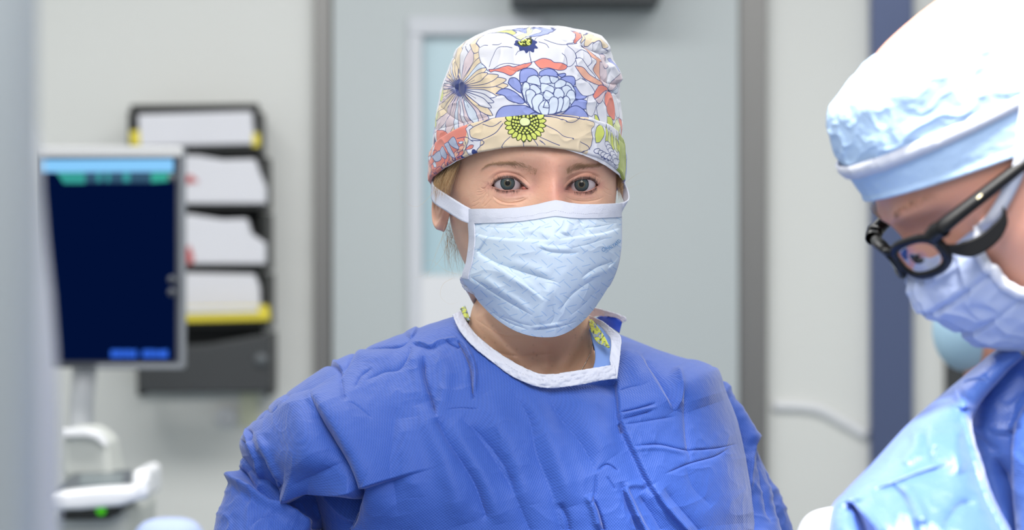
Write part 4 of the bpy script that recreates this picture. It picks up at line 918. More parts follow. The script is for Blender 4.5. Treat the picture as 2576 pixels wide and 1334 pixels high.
hm += .0016 * vnoise(uu_ + 600, vv_, 55, 31) * sstep(.7, 1.4, tm)[:, None] + .0008 * crumple(uu_ + 600, vv_, 60, 33) * sstep(.9, 1.4, tm)[:, None]
maskG = PA(sx, syy, YY - hm)
# ensure clearance in front of the skin
bc = srgb(178, 210, 240)
cvm = Canvas(sx + np.where(FM > math.pi / 2, 400, 0), syy, srgb(222, 236, 250)); 
dr = np.random.default_rng(17); DB = srgb(130, 182, 232)
for i, yy in enumerate(np.arange(548, 870, 16)):
    for j, xx in enumerate(np.arange(1190, 1580, 30)):
        k = (i + j * 2) % 4; a = [(.9, .55), (1, -.25), (.75, .75), (.8, -.6)][k]; jx, jy = dr.uniform(-5, 5, 2); l = dr.uniform(7, 11)
        bend = (xx - 1385) / 200
        x0, y0 = xx + jx + (i % 2) * 12, yy + jy + 14 * (1 - abs(bend)); cvm.line([(x0 - a[0] * l, y0 - a[1] * l), (x0 + a[0] * l, y0 + a[1] * l)], 1.6, DB, .6)
maskc = cvm.c.reshape(nv2, nh2, 3)
msk = grid('face_mask', maskG, maskm, wm, False, maskc, thick=.0008, flip=False, offset=-1)
def mask_at(px, py):
    """point on the visible mask surface at a photo pixel"""
    i = np.unravel_index(np.argmin((mkx - px) ** 2 + (mky - py) ** 2), mkx.shape); return maskG[i], mkn[i]
mkx, mky = proj(maskG[:, :540]); du_ = np.gradient(maskG, axis=0); dv_ = np.gradient(maskG, axis=1); mkn = np.cross(du_, dv_); mkn /= np.linalg.norm(mkn, axis=-1)[..., None] + 1e-12; mkn *= -np.sign(mkn[200, 300, 1])
def ribbon(name, A, B, m, parent, n=120, k=9, thick=.0012, toward=0, noise=.0006, sd=1, crimp=0):
    """cloth ribbon between two edge curves (3D)"""
    A = catmull(np.asarray(A, float), n); B = catmull(np.asarray(B, float), n); t = np.linspace(0, 1, k)[None, :, None]
    G = A[:, None] * (1 - t) + B[:, None] * t; bul = np.sin(math.pi * t) * toward
    cdir = np.array([0, -1.0, 0]); G = G + cdir * bul
    uu2 = np.arange(n)[:, None] + 0 * np.arange(k)[None]; nz = vnoise(uu2 * 3.0, np.arange(k)[None] * 9.0 + 0 * uu2, 20, sd); G = G + cdir * (nz * noise * 2)[..., None]
    if crimp: G = G + cdir * (crumple(uu2 * 4.0, np.arange(k)[None] * 14.0 + 0 * uu2, 30, sd) * crimp)[..., None]
    return grid(name, G, m, parent, False, thick=thick, offset=0)
# top binding follows mask rows 0..~1, left and right ties run on round the head
nB = 70; rr0 = int(nv2 * 1.05 / 6)
BG = maskG[:rr0:2].copy(); BG[..., 1] -= .0014; BG[..., 1] -= (.0006 * np.sin(np.linspace(0, math.pi, len(BG)))[:, None])
BG[..., 1] -= .0008 * vnoise(FM * 300 + 700, np.arange(len(BG))[:, None] * 2.0, 34, 41)
BG = np.concatenate([BG, ], 0)
tb1 = grid('top_binding', BG, bindm, msk, False, thick=.0010)
dR = np.linalg.norm
stl = int(np.argmin(np.abs(FM[0] - math.radians(-64))))
LB = maskG[rr0 - 6:int(nv2 * 4.05 / 6), :44].copy(); LB[..., 1] -= .0016; grid('side_binding', LB, bindm, msk, False, thick=.0012)
RB = maskG[rr0 - 6:int(nv2 * 4.6 / 6), -44:].copy(); RB[..., 1] -= .0006; RB[..., 0] += .0008; grid('side_binding', RB, bindm, msk, False, thick=.0008)
s3 = lambda pts, Ys: [P(x, y, Y) for (x, y), Y in zip(pts, Ys)]
ribbon('tie_strap', s3([(1184, 525), (1160, 512), (1125, 490), (1092, 466), (1089, 440), (1095, 400), (1180, 370), (1330, 350)], [2.136, 2.137, 2.155, 2.178, 2.21, 2.28, 2.33, 2.335]),
       s3([(1184, 564), (1160, 555), (1125, 533), (1090, 508), (1086, 478), (1095, 430), (1180, 400), (1330, 380)], [2.136, 2.137, 2.153, 2.176, 2.21, 2.28, 2.33, 2.335]), bindm, msk, sd=3)
ribbon('tie_strap', s3([(1558, 511), (1572, 508), (1582, 500), (1580, 480), (1570, 455), (1560, 420), (1500, 370), (1330, 350)], [2.155, 2.158, 2.165, 2.185, 2.215, 2.26, 2.33, 2.335]),
       s3([(1560, 546), (1563, 535), (1571, 512), (1566, 497), (1560, 478), (1555, 450), (1490, 400), (1330, 380)], [2.157, 2.160, 2.172, 2.19, 2.215, 2.27, 2.33, 2.335]), bindm, msk, sd=5)
ribbon('tie_strap', s3([(1168, 690), (1158, 700), (1162, 716), (1172, 730), (1200, 745)], [2.139, 2.145, 2.15, 2.15, 2.148]), s3([(1180, 697), (1178, 706), (1180, 718), (1190, 727), (1208, 738)], [2.138, 2.142, 2.147, 2.147, 2.146]), bindm, msk, sd=8, n=60, crimp=.002)
ribbon('tie_strap', s3([(1172, 722), (1178, 740), (1215, 790), (1290, 800)], [2.16, 2.19, 2.26, 2.30]), s3([(1175, 708), (1184, 724), (1225, 770), (1290, 780)], [2.16, 2.19, 2.26, 2.30]), bindm, msk, sd=9, n=50)
# stitched seam on the top binding
st = []
for j in range(8, 560, 5):
    i = int(rr0 * (.66 + .03 * math.sin(j * .13))); a, b = maskG[i, j].copy(), maskG[i, min(j + 3, nh2 - 1)].copy(); a[1] -= .0034; b[1] -= .0034; st.append(np.array([a, (a + b) / 2, b]))
strands('stitching', st, .00022, mat('thread', srgb(205, 208, 225), .7), tb1)
# printed word on the mask
def text_on(word, size, path_px, m, parent, name='printed_lettering', lift=.0020):
    """lettering laid along a pixel path on the mask cloth"""
    fc = bpy.data.curves.new('lettering', 'FONT'); fc.body = word; fc.size = 1; fc.extrude = 0; fc.resolution_u = 3
    fo = bpy.data.objects.new('lettering', fc); COL.objects.link(fo); dgp = bpy.context.evaluated_depsgraph_get()
    me = bpy.data.meshes.new_from_object(fo.evaluated_get(dgp)); COL.objects.unlink(fo); bpy.data.objects.remove(fo)
    co = np.array([v.co[:] for v in me.vertices]); co[:, 0] -= co[:, 0].min(); wdt = co[:, 0].max(); fs = [tuple(p.vertices) for p in me.polygons]
    pth = catmull(path_px, 40); d = np.r_[0, np.cumsum(np.linalg.norm(np.diff(pth, axis=0), axis=1))]; out = []
    for x, y, z in co:
        u = x / wdt * d[-1]; cx = np.interp(u, d, pth[:, 0]); cy = np.interp(u, d, pth[:, 1]); k = min(int(np.searchsorted(d, u)), 38); t = pth[k + 1] - pth[k]; t = t / np.linalg.norm(t)
        px, py = cx + t[1] * y * size, cy - t[0] * y * size; p, nq = mask_at(px, py); p = np.array(P(px, py, p[1])) if px < 1545 else p; out.append(tuple(p + nq * lift))
    return link_mesh(name, out, fs, m, parent, False)
ink = mat('blue_ink', srgb(66, 132, 188), .6)
text_on('HALYARD', 13, c3([(1468, 474), (1510, 455), (1550, 432), (1580, 405)]), ink, msk)
a = np.linspace(0, 2 * math.pi, 25)[:-1]; lc = c3([(1440, 466)])[0]
G = np.stack([np.array([np.array(P(lc[0] + r * math.cos(q), lc[1] + r * 1.15 * math.sin(q), mask_at(lc[0] + r * math.cos(q), lc[1] + r * 1.15 * math.sin(q))[0][1])) + mask_at(lc[0], lc[1])[1] * .0022 for q in a]) for r in (4.6, 3.5)]); grid('printed_lettering', G, ink, msk, True)
# ---------------------------------------------------------------- the woman's gown
def c4(pts): return [(500 + x / 2.246, 740 + y / 2.246) for x, y in pts]
def c5(pts): return [(1100 + x / 2.246, 740 + y / 2.246) for x, y in pts]
# rings from the neck opening outward and down: left x,y | right x,y | front x,y | back y | Y side, Y front, Y back
GK = np.array([
 [1143, 797, 1557, 862, 1385, 974, 800, 2.225, 2.118, 2.325], [1090, 812, 1620, 872, 1388, 985, 815, 2.235, 2.112, 2.345], [1000, 842, 1700, 900, 1392, 1010, 845, 2.245, 2.102, 2.355],
 [880, 892, 1790, 926, 1396, 1050, 895, 2.25, 2.090, 2.365], [770, 955, 1812, 982, 1398, 1095, 960, 2.25, 2.078, 2.37], [680, 1025, 1832, 1035, 1398, 1135, 1030, 2.25, 2.070, 2.37],
 [615, 1090, 1848, 1085, 1398, 1175, 1095, 2.245, 2.064, 2.37], [604, 1120, 1862, 1140, 1398, 1210, 1130, 2.24, 2.060, 2.37], [650, 1210, 1876, 1215, 1396, 1260, 1210, 2.235, 2.056, 2.365],
 [745, 1280, 1888, 1290, 1394, 1315, 1280, 2.235, 2.054, 2.36], [800, 1345, 1890, 1360, 1390, 1370, 1350, 2.23, 2.054, 2.355], [820, 1460, 1885, 1460, 1385, 1470, 1460, 2.22, 2.06, 2.35],
 [830, 1900, 1850, 1900, 1360, 1900, 1900, 2.21, 2.06, 2.34], [790, 2700, 1880, 2700, 1340, 2700, 2700, 2.21, 2.04, 2.38], [740, 3900, 1930, 3900, 1340, 3900, 3900, 2.21, 2.02, 2.42]])
tg = np.concatenate([np.linspace(0, 11, 560)[:-1], np.linspace(11, 14, 60)])
GKi = pchip(np.arange(len(GK)), GK, tg)
def radsm(a, n=9):
    k = np.ones(n) / n; return np.convolve(np.pad(a, n // 2, mode='edge'), k, 'valid')
for c in range(GKi.shape[1]):
    m_ = tg < 10.5; GKi[m_, c] = radsm(GKi[m_, c], 15)
ff = np.concatenate([np.linspace(-180, -98, 60)[:-1], np.linspace(-98, 98, 900)[:-1], np.linspace(98, 180, 61)[:-1]]) * math.pi / 180
FF = ff[None]; cF, sF = np.cos(FF), np.sin(FF)
g = lambda c: GKi[:, c:c + 1]
wside = np.abs(sF) ** np.interp(tg, [0, 3, 8, 14], [1.0, .82, .8, .9])[:, None]
wR2 = sstep(-.5, .5, FF); gx = g(4) + np.sign(sF) * wside * ((g(4) - g(0)) * (1 - wR2) + (g(2) - g(4)) * wR2)
wy = np.abs(sF) ** 1.9; wy = wy + .12 * np.sin(np.pi * np.abs(sF) ** 1.5) * 0
yb_ = np.where(cF > 0, g(5), g(6)); gy = np.where(FF < 0, yb_ + (g(1) - yb_) * wy, yb_ + (g(3) - yb_) * wy)
ydp = np.where(cF > 0, g(8), g(9)); gY = g(7) + (ydp - g(7)) * np.abs(cF) ** np.interp(tg, [0, 2, 14], [1, .8, .75])[:, None]
gf = [
 # shoulder creases, image left
 ('step', c4([(1243, 170), (1225, 215), (1195, 252)]), 2, .004, 22), ('crease', c4([(1195, 252), (1130, 290), (1000, 300), (900, 312), (862, 360), (830, 430), (805, 470)]), 5, .0045),
 ('ridge', c4([(1200, 262), (1260, 275), (1310, 292), (1360, 265), (1460, 250)]), 4, .0030), ('crease', c4([(1200, 275), (1300, 305), (1350, 285)]), 5, .0022),
 ('crease', c4([(690, 395), (760, 405), (800, 440), (805, 490)]), 5, .0050), ('ridge', c4([(700, 380), (770, 388), (820, 430)]), 5, .0035), ('crease', c4([(805, 480), (825, 560), (850, 640)]), 8, .0035),
 ('crease', c4([(1180, 262), (1190, 330), (1130, 420), (1040, 440), (940, 500)]), 9, .0028), ('crease', c4([(980, 420), (920, 470), (890, 550)]), 6, .0022), ('ridge', c4([(870, 330), (980, 350), (1100, 330)]), 14, .004),
 ('crease', c4([(1270, 350), (1275, 460), (1310, 580), (1345, 700)]), 8, .0060), ('ridge', c4([(1210, 300), (1230, 420), (1290, 600)]), 16, .0040), ('ridge', c4([(1330, 320), (1400, 440), (1380, 600), (1345, 690)]), 14, .0040),
 ('crease', c4([(1460, 260), (1500, 330), (1535, 420), (1548, 570), (1550, 600)]), 3.5, .0050), ('ridge', c4([(1490, 250), (1525, 330), (1560, 430), (1556, 580)]), 5, .0030), ('crease', c4([(1380, 250), (1440, 290), (1475, 300)]), 4, .0030), ('crease', c4([(1465, 262), (1475, 290), (1455, 310)]), 3, .0030),
 ('crease', c4([(1400, 650), (1480, 640), (1580, 648)]), 3, .0016), ('crease', c4([(860, 640), (900, 650), (990, 720)]), 4, .0014),
 # the big shoulder fold
 ('step', c4([(610, 560), (680, 670), (750, 780), (820, 900), (880, 1030), (905, 1110)])[::-1], 9, .016, 105, (.02, .25)),
 ('ridge', c4([(560, 560), (600, 700), (640, 860), (700, 1000)]), 60, .014), ('crease', c4([(640, 560), (720, 740), (830, 930), (905, 1100), (890, 1250), (860, 1334)]), 16, .013, 0, (.2, .0)),
 ('ridge', c4([(760, 560), (880, 800), (980, 1100), (1000, 1334)]), 42, .006, 0, (.2, 0)),
 ('crease', c4([(350, 880), (400, 1000), (440, 1090), (500, 1180)]), 14, .008), ('ridge', c4([(330, 780), (380, 900), (440, 1010), (480, 1070)]), 11, .005),
 ('sharp', c4([(480, 1108), (620, 1130), (760, 1130), (900, 1108)]), 3, .016, 46, (.12, .1)), ('crease', c4([(500, 1160), (620, 1195), (760, 1225), (880, 1270)]), 44, .046, 0, (.25, .02)),
 ('sharp', c4([(440, 1060), (480, 1110), (600, 1190), (740, 1260), (870, 1330)]), 3, .010, 18, (.2, 0)), ('crease', c4([(455, 1050), (470, 1080), (450, 1100)]), 3, .004),
 # gather at the armhole
 ('crease', c4([(270, 760), (300, 790), (290, 850)]), 5, .005), ('crease', c4([(240, 820), (290, 880), (330, 960)]), 5, .005), ('ridge', c4([(270, 740), (285, 830), (330, 930), (370, 1060)]), 5, .006), ('crease', c4([(300, 720), (360, 700), (400, 640)]), 6, .003),
 ('crease', c4([(380, 640), (420, 680), (470, 640)]), 5, .0024), ('crease', c4([(480, 560), (520, 590), (500, 640)]), 6, .0024),
 # long pleats down the front
 ('crease', c4([(1345, 700), (1400, 820), (1490, 960), (1560, 1080), (1620, 1250)]), 15, .0080, 0, (.05, .0)), ('ridge', c4([(1250, 620), (1330, 800), (1420, 1000), (1500, 1300)]), 24, .0075), ('ridge', c4([(1420, 700), (1530, 900), (1640, 1100), (1700, 1300)]), 18, .0055),
 ('crease', c4([(1480, 700), (1600, 800), (1720, 960), (1797, 1140)]), 26, .0085), ('crease', c4([(1110, 640), (1100, 800), (1090, 1000), (1130, 1250)]), 30, .006), ('ridge', c4([(1180, 700), (1200, 900), (1220, 1150)]), 24, .005),
 ('crease', c5([(420, 540), (520, 700), (560, 900), (640, 1100), (700, 1334)]), 30, .0075, 0, (.2, 0)), ('ridge', c5([(470, 540), (580, 700), (650, 850), (700, 1000), (760, 1200)]), 22, .0080), ('ridge', c5([(270, 560), (370, 760), (440, 950), (500, 1200)]), 26, .0065),
 ('crease', c5([(620, 560), (700, 700), (820, 850), (900, 1010)]), 34, .0085), ('ridge', c5([(820, 560), (840, 700), (920, 820), (990, 920)]), 28, .0050), ('crease', c5([(180, 740), (300, 900), (420, 1100), (520, 1334)]), 26, .0075, 0, (.2, 0)),
 ('crease', c5([(880, 1150), (915, 1230), (945, 1334)]), 4, .006, 0, (.2, 0)), ('ridge', c5([(850, 1130), (890, 1230), (915, 1334)]), 10, .004), ('crease', c5([(690, 1180), (730, 1260), (745, 1334)]), 9, .005, 0, (.2, 0)), ('crease', c5([(900, 1000), (960, 960), (1030, 1000)]), 4, .0022),
 ('crease', c5([(900, 1020), (890, 1140), (860, 1200)]), 4, .0022), ('crease', c5([(960, 1030), (1010, 1110)]), 3, .0018),
 # overlap edge of the back panel and the lit lower right
 ('step', c5([(1008, 480), (1020, 600), (1032, 700), (1075, 810), (1130, 920), (1190, 1050), (1270, 1190), (1400, 1340)]), 3.5, -.0075, 55, (.02, 0)),
 ('crease', c5([(1030, 720), (1045, 760), (1050, 780)]), 4, .006), ('ridge', c5([(1060, 1090), (1100, 1180), (1140, 1270), (1180, 1340)]), 7, .0060, 0, (.1, 0)), ('crease', c5([(1040, 1060), (1080, 1200), (1140, 1334)]), 14, .008, 0, (.2, 0)),
 ('ridge', c5([(1060, 1090), (1120, 1075), (1190, 1080)]), 8, .0022), ('ridge', c5([(1200, 1090), (1270, 1200), (1380, 1334)]), 16, .0075, 0, (.2, 0)), ('crease', c5([(1150, 1140), (1220, 1240), (1270, 1334)]), 14, .0060, 0, (.2, 0)), ('crease', c5([(1280, 1100), (1380, 1220), (1480, 1334)]), 16, .0050, 0, (.2, 0)),
 ('crease', c5([(1100, 860), (1250, 850), (1400, 880), (1560, 875), (1680, 850)]), 4, .0022), ('ridge', c5([(1100, 880), (1250, 872), (1400, 900)]), 6, .0014), ('crease', c5([(1280, 1020), (1420, 960), (1560, 920), (1640, 870)]), 4, .0022),
 ('crease', c5([(1022, 670), (1120, 650), (1240, 615)]), 3.2, .0028), ('crease', c5([(1030, 710), (1130, 685), (1220, 660)]), 3.2, .0024), ('ridge', c5([(1022, 690), (1120, 668), (1240, 640)]), 4, .0016), ('crease', c5([(1040, 740), (1140, 725), (1280, 700), (1350, 690)]), 5, .0018),
 ('crease', c5([(1020, 550), (1080, 530), (1150, 520)]), 4, .0016),
 ('sharp', c5([(1112, 335), (1170, 420), (1250, 540), (1330, 668)]), 3, .0060, 26), ('crease', c5([(1150, 350), (1240, 470), (1310, 590), (1345, 668)]), 15, .0105), ('sharp', c5([(1340, 415), (1365, 480), (1372, 560), (1350, 660)]), 3, .0075, 22), ('ridge', c5([(1380, 400), (1450, 500), (1500, 640)]), 36, .006),
 ('crease', c5([(1370, 520), (1400, 660), (1410, 800), (1430, 950)]), 12, .0040), ('ridge', c5([(1000, 300), (1060, 330), (1110, 400), (1160, 520)]), 18, .005), ('crease', c5([(1400, 980), (1450, 1100), (1550, 1200)]), 18, .003),
 # side crease that runs down from the shoulder point
 ('sharp', c5([(1562, 415), (1610, 540), (1645, 660), (1680, 780), (1710, 910), (1735, 1050), (1755, 1200), (1772, 1340)]), 2, .0060, 16, (.02, 0)), ('ridge', c5([(1480, 420), (1540, 600), (1600, 850), (1640, 1100), (1660, 1300)]), 40, .006)]
gf = [(q[0], q[1], q[2] * 1.15, q[3] * .62, *q[4:]) if (14 <= q[2] and q[3] < .012 and q[0] != 'sharp') else q for q in gf]
hg = folds(gx, gy, gf) * 1.05
hg += .0050 * vnoise(gx, gy, 170, 51, 2) + .0012 * vnoise(gx, gy, 60, 52, 2) + .0007 * crumple(gx, gy, 95, 53) + .0007 * crumple(gx, gy, 40, 54) * sstep(.1, .3, vnoise(gx, gy, 160, 55, 2) + .15)
edge_fade = sstep(0, .9, tg)[:, None]; hg *= edge_fade
frm = np.clip(cF * 4, 0, 1)
G0 = PA(gx, gy, gY)
# displace along the surface normal so folds near the silhouette read too
def normals(G, wrap=True):
    du = np.gradient(G, axis=0); dv = (np.roll(G, -1, 1) - np.roll(G, 1, 1)) if wrap else np.gradient(G, axis=1)
    n = np.cross(du, dv); n /= np.linalg.norm(n, axis=-1)[..., None] + 1e-12; return n
Nn = normals(G0); sgn = -np.sign(Nn[300, 510, 1]); Nn *= sgn
view = np.zeros_like(Nn); view[..., 1] = -1
dirn = Nn * .6 + view * .4 * frm[..., None]
gownG = G0 + dirn * hg[..., None]
gown = grid('surgical_gown', gownG, gownm, wm, True, thick=.0006, offset=0)
gpx, gpy = proj(gownG)
def gown_at(px, py):
    i = np.unravel_index(np.argmin((gpx - px) ** 2 + (gpy - py) ** 2 + np.where(frm > 0, 0, 1e9)), gpx.shape); return gownG[i]
# sleeves
def sleeve(name, path, rad, sq, fld, parent, m, n=220, K=260, seed=60, crum=1.0, amp=1.0):
    pth = catmull(path, n); V = tube(pth, np.interp(np.linspace(0, 1, n), np.linspace(0, 1, len(rad)), rad), K)
    ctr = V.mean(1, keepdims=True); d = V - ctr; d[..., 1] *= sq; V = ctr + d
    x, y = proj(V); nn = d / (np.linalg.norm(d, axis=-1)[..., None] + 1e-9)
    fr_ = np.clip(-nn[..., 1] * 3 + .6, 0, 1)
    h = folds(x, y, fld) * fr_ + amp * (.004 * vnoise(x, y, 90, seed, 2) + .0018 * crumple(x, y, 60, seed + 1) * crum + .001 * crumple(x + 300, y, 30, seed + 2) * crum)
    V = V + nn * h[..., None]; return grid(name, V, m, parent, True, thick=.0006, offset=0)
slf = [('ridge', c4([(150, 960), (230, 1060), (350, 1150), (480, 1230), (600, 1310)]), 12, .010, 0, (.1, 0)), ('crease', c4([(200, 960), (280, 1050), (360, 1130), (470, 1200)]), 14, .012), ('crease', c4([(220, 860), (300, 930), (340, 1020)]), 8, .006),
       ('crease', c4([(250, 950), (330, 960)]), 4, .003), ('crease', c4([(270, 990), (340, 980)]), 4, .003), ('crease', c4([(160, 940), (240, 880), (280, 860)]), 5, .004), ('crease', c4([(150, 1000), (180, 1010), (220, 1000)]), 4, .003),
       ('crease', c4([(300, 1334), (330, 1280), (420, 1250), (520, 1250)]), 4, .0026), ('ridge', c4([(310, 1334), (350, 1290), (440, 1262)]), 4, .0016), ('crease', c4([(520, 1250), (560, 1310), (580, 1334)]), 4, .002), ('crease', c4([(600, 1310), (680, 1325), (740, 1334)]), 6, .005, 0, (0, 0))]
sleeve('sleeve', [P(760, 1110, 2.26), P(715, 1190, 2.225), P(690, 1290, 2.20), P(668, 1420, 2.16), P(650, 1700, 2.08), P(760, 2000, 1.98), P(980, 2150, 1.88)], [.030, .0475, .052, .054, .050, .042, .034], 1.0, slf, gown, gownm, n=260)
srf = [('sharp', c5([(1790, 735), (1780, 850), (1765, 1000), (1755, 1150)]), 3, .006, 14), ('crease', c5([(1820, 760), (1830, 900), (1860, 1100), (1900, 1300)]), 16, .008), ('crease', c5([(1640, 640), (1700, 760), (1740, 870)]), 10, .006), ('ridge', c5([(1700, 600), (1750, 720), (1770, 860)]), 12, .005)]
sleeve('sleeve', [P(1765, 985, 2.29), P(1790, 1080, 2.275), P(1812, 1180, 2.27), P(1838, 1300, 2.25), P(1850, 1420, 2.22), P(1840, 1700, 2.12), P(1780, 1950, 2.02), P(1600, 2100, 1.90)], [.025, .041, .044, .046, .048, .050, .044, .036], 1.0, srf, gown, gownm, n=260, seed=70)
lsl = sleeve('sleeve', [P(1850, 1140, 2.36), P(1872, 1230, 2.345), P(1905, 1350, 2.32), P(1925, 1480, 2.30), P(1905, 1650, 2.25)], [.018, .030, .036, .038, .03], 1.0, [], gown, gownm, n=120, seed=80)
# neck binding: white ribbon over the cut edge
outer = [(1139, 793), (1150, 820), (1168, 848), (1200, 880), (1240, 912), (1285, 945), (1330, 966), (1362, 975), (1400, 976), (1460, 968), (1510, 958), (1551, 953)]
inner = [(1160, 783), (1172, 808), (1192, 836), (1222, 864), (1262, 893), (1300, 916), (1338, 934), (1362, 942), (1400, 941), (1460, 932), (1510, 924), (1546, 917)]
yo = [2.190, 2.176, 2.161, 2.146, 2.135, 2.123, 2.113, 2.108, 2.106, 2.106, 2.110, 2.114]
yi = [2.197, 2.183, 2.168, 2.152, 2.139, 2.127, 2.118, 2.113, 2.111, 2.111, 2.114, 2.118]
ribbon('neck_binding', s3(outer, yo), s3(inner, yi), bindm, gown, n=260, k=14, sd=12, toward=.0012, crimp=.0009, noise=.0018)
ribbon('neck_binding', s3([(1552, 955), (1556, 925), (1560, 890), (1562, 850), (1548, 835), (1520, 812), (1497, 800), (1478, 792)], [2.113, 2.116, 2.125, 2.140, 2.165, 2.19, 2.215, 2.24]),
       s3([(1538, 922), (1534, 905), (1537, 875), (1536, 855), (1530, 845), (1510, 822), (1495, 812), (1475, 806)], [2.118, 2.121, 2.130, 2.145, 2.168, 2.193, 2.217, 2.24]), bindm, gown, n=160, k=12, sd=13, crimp=.0012)
# collar at the back that stands up, with its tie
ribbon('collar_flap', s3([(1470, 776), (1497, 775), (1520, 781), (1545, 788), (1570, 797), (1577, 806)], [2.27, 2.262, 2.255, 2.25, 2.245, 2.243]), s3([(1480, 800), (1500, 796), (1514, 795), (1535, 797), (1556, 802), (1566, 812)], [2.272, 2.264, 2.257, 2.252, 2.247, 2.245]), bindm, gown, n=90, k=9, sd=15, crimp=.001)
def patch(name, pts, Ys, m, parent, thick=.001):
    """small quilted cloth patch from four corners (pixel) with its own depth"""
    a, b, c, d = [np.array(P(x, y, Y)) for (x, y), Y in zip(pts, Ys)]; u = np.linspace(0, 1, 24)[:, None, None]; v = np.linspace(0, 1, 24)[None, :, None]
    G = (a * (1 - u) + b * u) * (1 - v) + (d * (1 - u) + c * u) * v; G = G + np.array([0, -.003, 0]) * np.sin(math.pi * u) * np.sin(math.pi * v)
    return grid(name, G, m, parent, False, thick=thick, offset=0)
for o_, i_, Yq in ((outer, inner, yo),):       # stitches and crossing creases on the neck binding
    oo, ii, yy_ = catmull(outer, 120), catmull(inner, 120), np.interp(np.linspace(0, 1, 120), np.linspace(0, 1, len(yo)), yo)
    sts = [np.array([P(*(oo[j] * .45 + ii[j] * .55), yy_[j] - .0032), P(*(oo[j + 1] * .45 + ii[j + 1] * .55), yy_[j + 1] - .0034)]) for j in range(2, 116, 2)]
    strands('stitching', sts, .00025, MATS['thread'], gown)
patch('back_collar', [(1500, 800), (1533, 789), (1568, 800), (1558, 838)], [2.262, 2.256, 2.250, 2.236], ginm, gown)
patch('back_collar', [(1500, 800), (1540, 832), (1556, 846), (1520, 850)], [2.27, 2.25, 2.24, 2.25], ginm, gown)
# scrub top showing inside the neck opening
def cloth_band(name, a, b, Ya, Yb, m, parent, col=None, n=80, k=20):
    A = catmull(s3(a, Ya), n); B = catmull(s3(b, Yb), n); t = np.linspace(0, 1, k)[None, :, None]; G = A[:, None] * (1 - t) + B[:, None] * t
    cc = None
    if col is not None:
        x, y = proj(G); z = crumple(x, y, 9, 3) > .6; z2 = vnoise(x, y, 7, 6) > .16
        cc = np.where(z2[..., None], np.array(srgb(150, 168, 196)), np.array(srgb(214, 222, 96))); cc = np.where(z[..., None], np.array(srgb(90, 100, 90)), cc)
    return grid(name, G, m, parent, False, cc, thick=.0012, offset=0)
st_ = cloth_band('scrub_top', [(1482, 830), (1488, 850), (1496, 880), (1497, 905), (1492, 925), (1480, 945)], [(1500, 800), (1535, 830), (1550, 860), (1555, 900), (1555, 940), (1545, 970)], [2.19, 2.172, 2.156, 2.145, 2.137, 2.13], [2.23, 2.20, 2.175, 2.15, 2.14, 2.133], scrub, wm)
cloth_band('scrub_trim', [(1482, 806), (1484, 822), (1492, 846), (1506, 864), (1532, 876)], [(1490, 806), (1500, 818), (1514, 836), (1525, 855), (1533, 873)], [2.20, 2.186, 2.166, 2.15, 2.138], [2.20, 2.184, 2.164, 2.148, 2.136], trimm, st_, col=1)
cloth_band('scrub_trim', [(1158, 778), (1166, 792), (1175, 808)], [(1170, 770), (1176, 788), (1182, 806)], [2.215, 2.205, 2.19], [2.212, 2.20, 2.187], trimm, st_, col=1)
# fine chain
nk = catmull([(1490, 838), (1490, 860), (1486, 885), (1477, 905), (1466, 925), (1455, 942)], 60)
lk = [np.array([P(x, y, skinY(x, y) - .0012), P(x + .3, y + 1.2, skinY(x, y) - .0016), P(x, y + 2, skinY(x, y + 2) - .0012)]) for x, y in nk[::1]]
strands('necklace', lk, .0004, mat('silver_chain', srgb(200, 190, 180), .25, metal=1), wm, 5)
# ================================================================ the bowed man at the right edge
MX, MY = 2470.0, 1.78
MS = MY / FPX
mskin = mat('man_skin', srgb(206, 150, 130), .45, sss=.35, bump=[(500, .0003, 3)], vary=(22, .10))
mcapm = mat('light_blue_cap', srgb(178, 205, 238), .65, bump=[(80, .0018, 4), (900, .0001, 2)], translucent=.1)
mmaskm = mat('pale_blue_mask', srgb(178, 190, 222), .6, bump=[(60, .0014, 3)], translucent=.2)
mgown = mat('light_blue_gown', srgb(74, 110, 190), .42, spec=.8, sheen=.4, weave=(.0027, .3, .06), bump=[(30, .0016, 4), (100, .0006, 3)])
frame_m = mat('black_glasses_frame', srgb(12, 12, 14), .4, spec=.3); lensm = mat('lens_glass', (1, 1, 1), .02, trans=1, ior=1.45)
hc = np.array(P(2470, 455, MY))            # centre of his head between the ears
mp = thing('person', 'person bowed over at the right edge in a pale cap, black glasses and gown', 'person', (hc[0] + .05, MY, 0))
PITCH, MYAW = math.radians(40), math.radians(-80)
def man_world(L):

    L = np.asarray(L, float); x, y, z = L[..., 0], L[..., 1], L[..., 2]
    y2 = y * math.cos(PITCH) - z * math.sin(PITCH) * 1.0; z2 = y * math.sin(PITCH) + z * math.cos(PITCH)     # nod forward: face (-y) goes down
    c, s = math.cos(MYAW), math.sin(MYAW)
    return np.stack([hc[0] + x * c - y2 * s, hc[1] + x * s + y2 * c, hc[2] + z2], -1)
q_ = man_world(np.array([.0665, -.0965, .0075])); hc = hc + np.array(P(2352, 584, q_[1])) - q_     # the near hinge of his glasses sits where the photo shows it
MHK = HK[:13].copy(); MHK[:, 4] *= 1.03
t0m = np.linspace(0, 12, 260); Km = pchip(np.arange(13), MHK, t0m)
tm_ = np.linspace(-180, 180, 361)[:-1] * math.pi / 180; T_ = tm_[None]; czm = (1 - np.cos(T_)) / 2
zzm = Km[:, 0:1] * (1 - czm) + Km[:, 1:2] * czm; Dm = np.where(np.cos(T_) > 0, Km[:, 2:3], Km[:, 3:4])
Lx = Km[:, 4:5] * np.sign(np.sin(T_)) * np.abs(np.sin(T_)) ** pw; Ly = Km[:, 5:6] - Dm * np.sign(np.cos(T_)) * np.abs(np.cos(T_)) ** pw
f = 0 * Lx; frn = sstep(0, .35, np.cos(T_)) + 0 * zzm
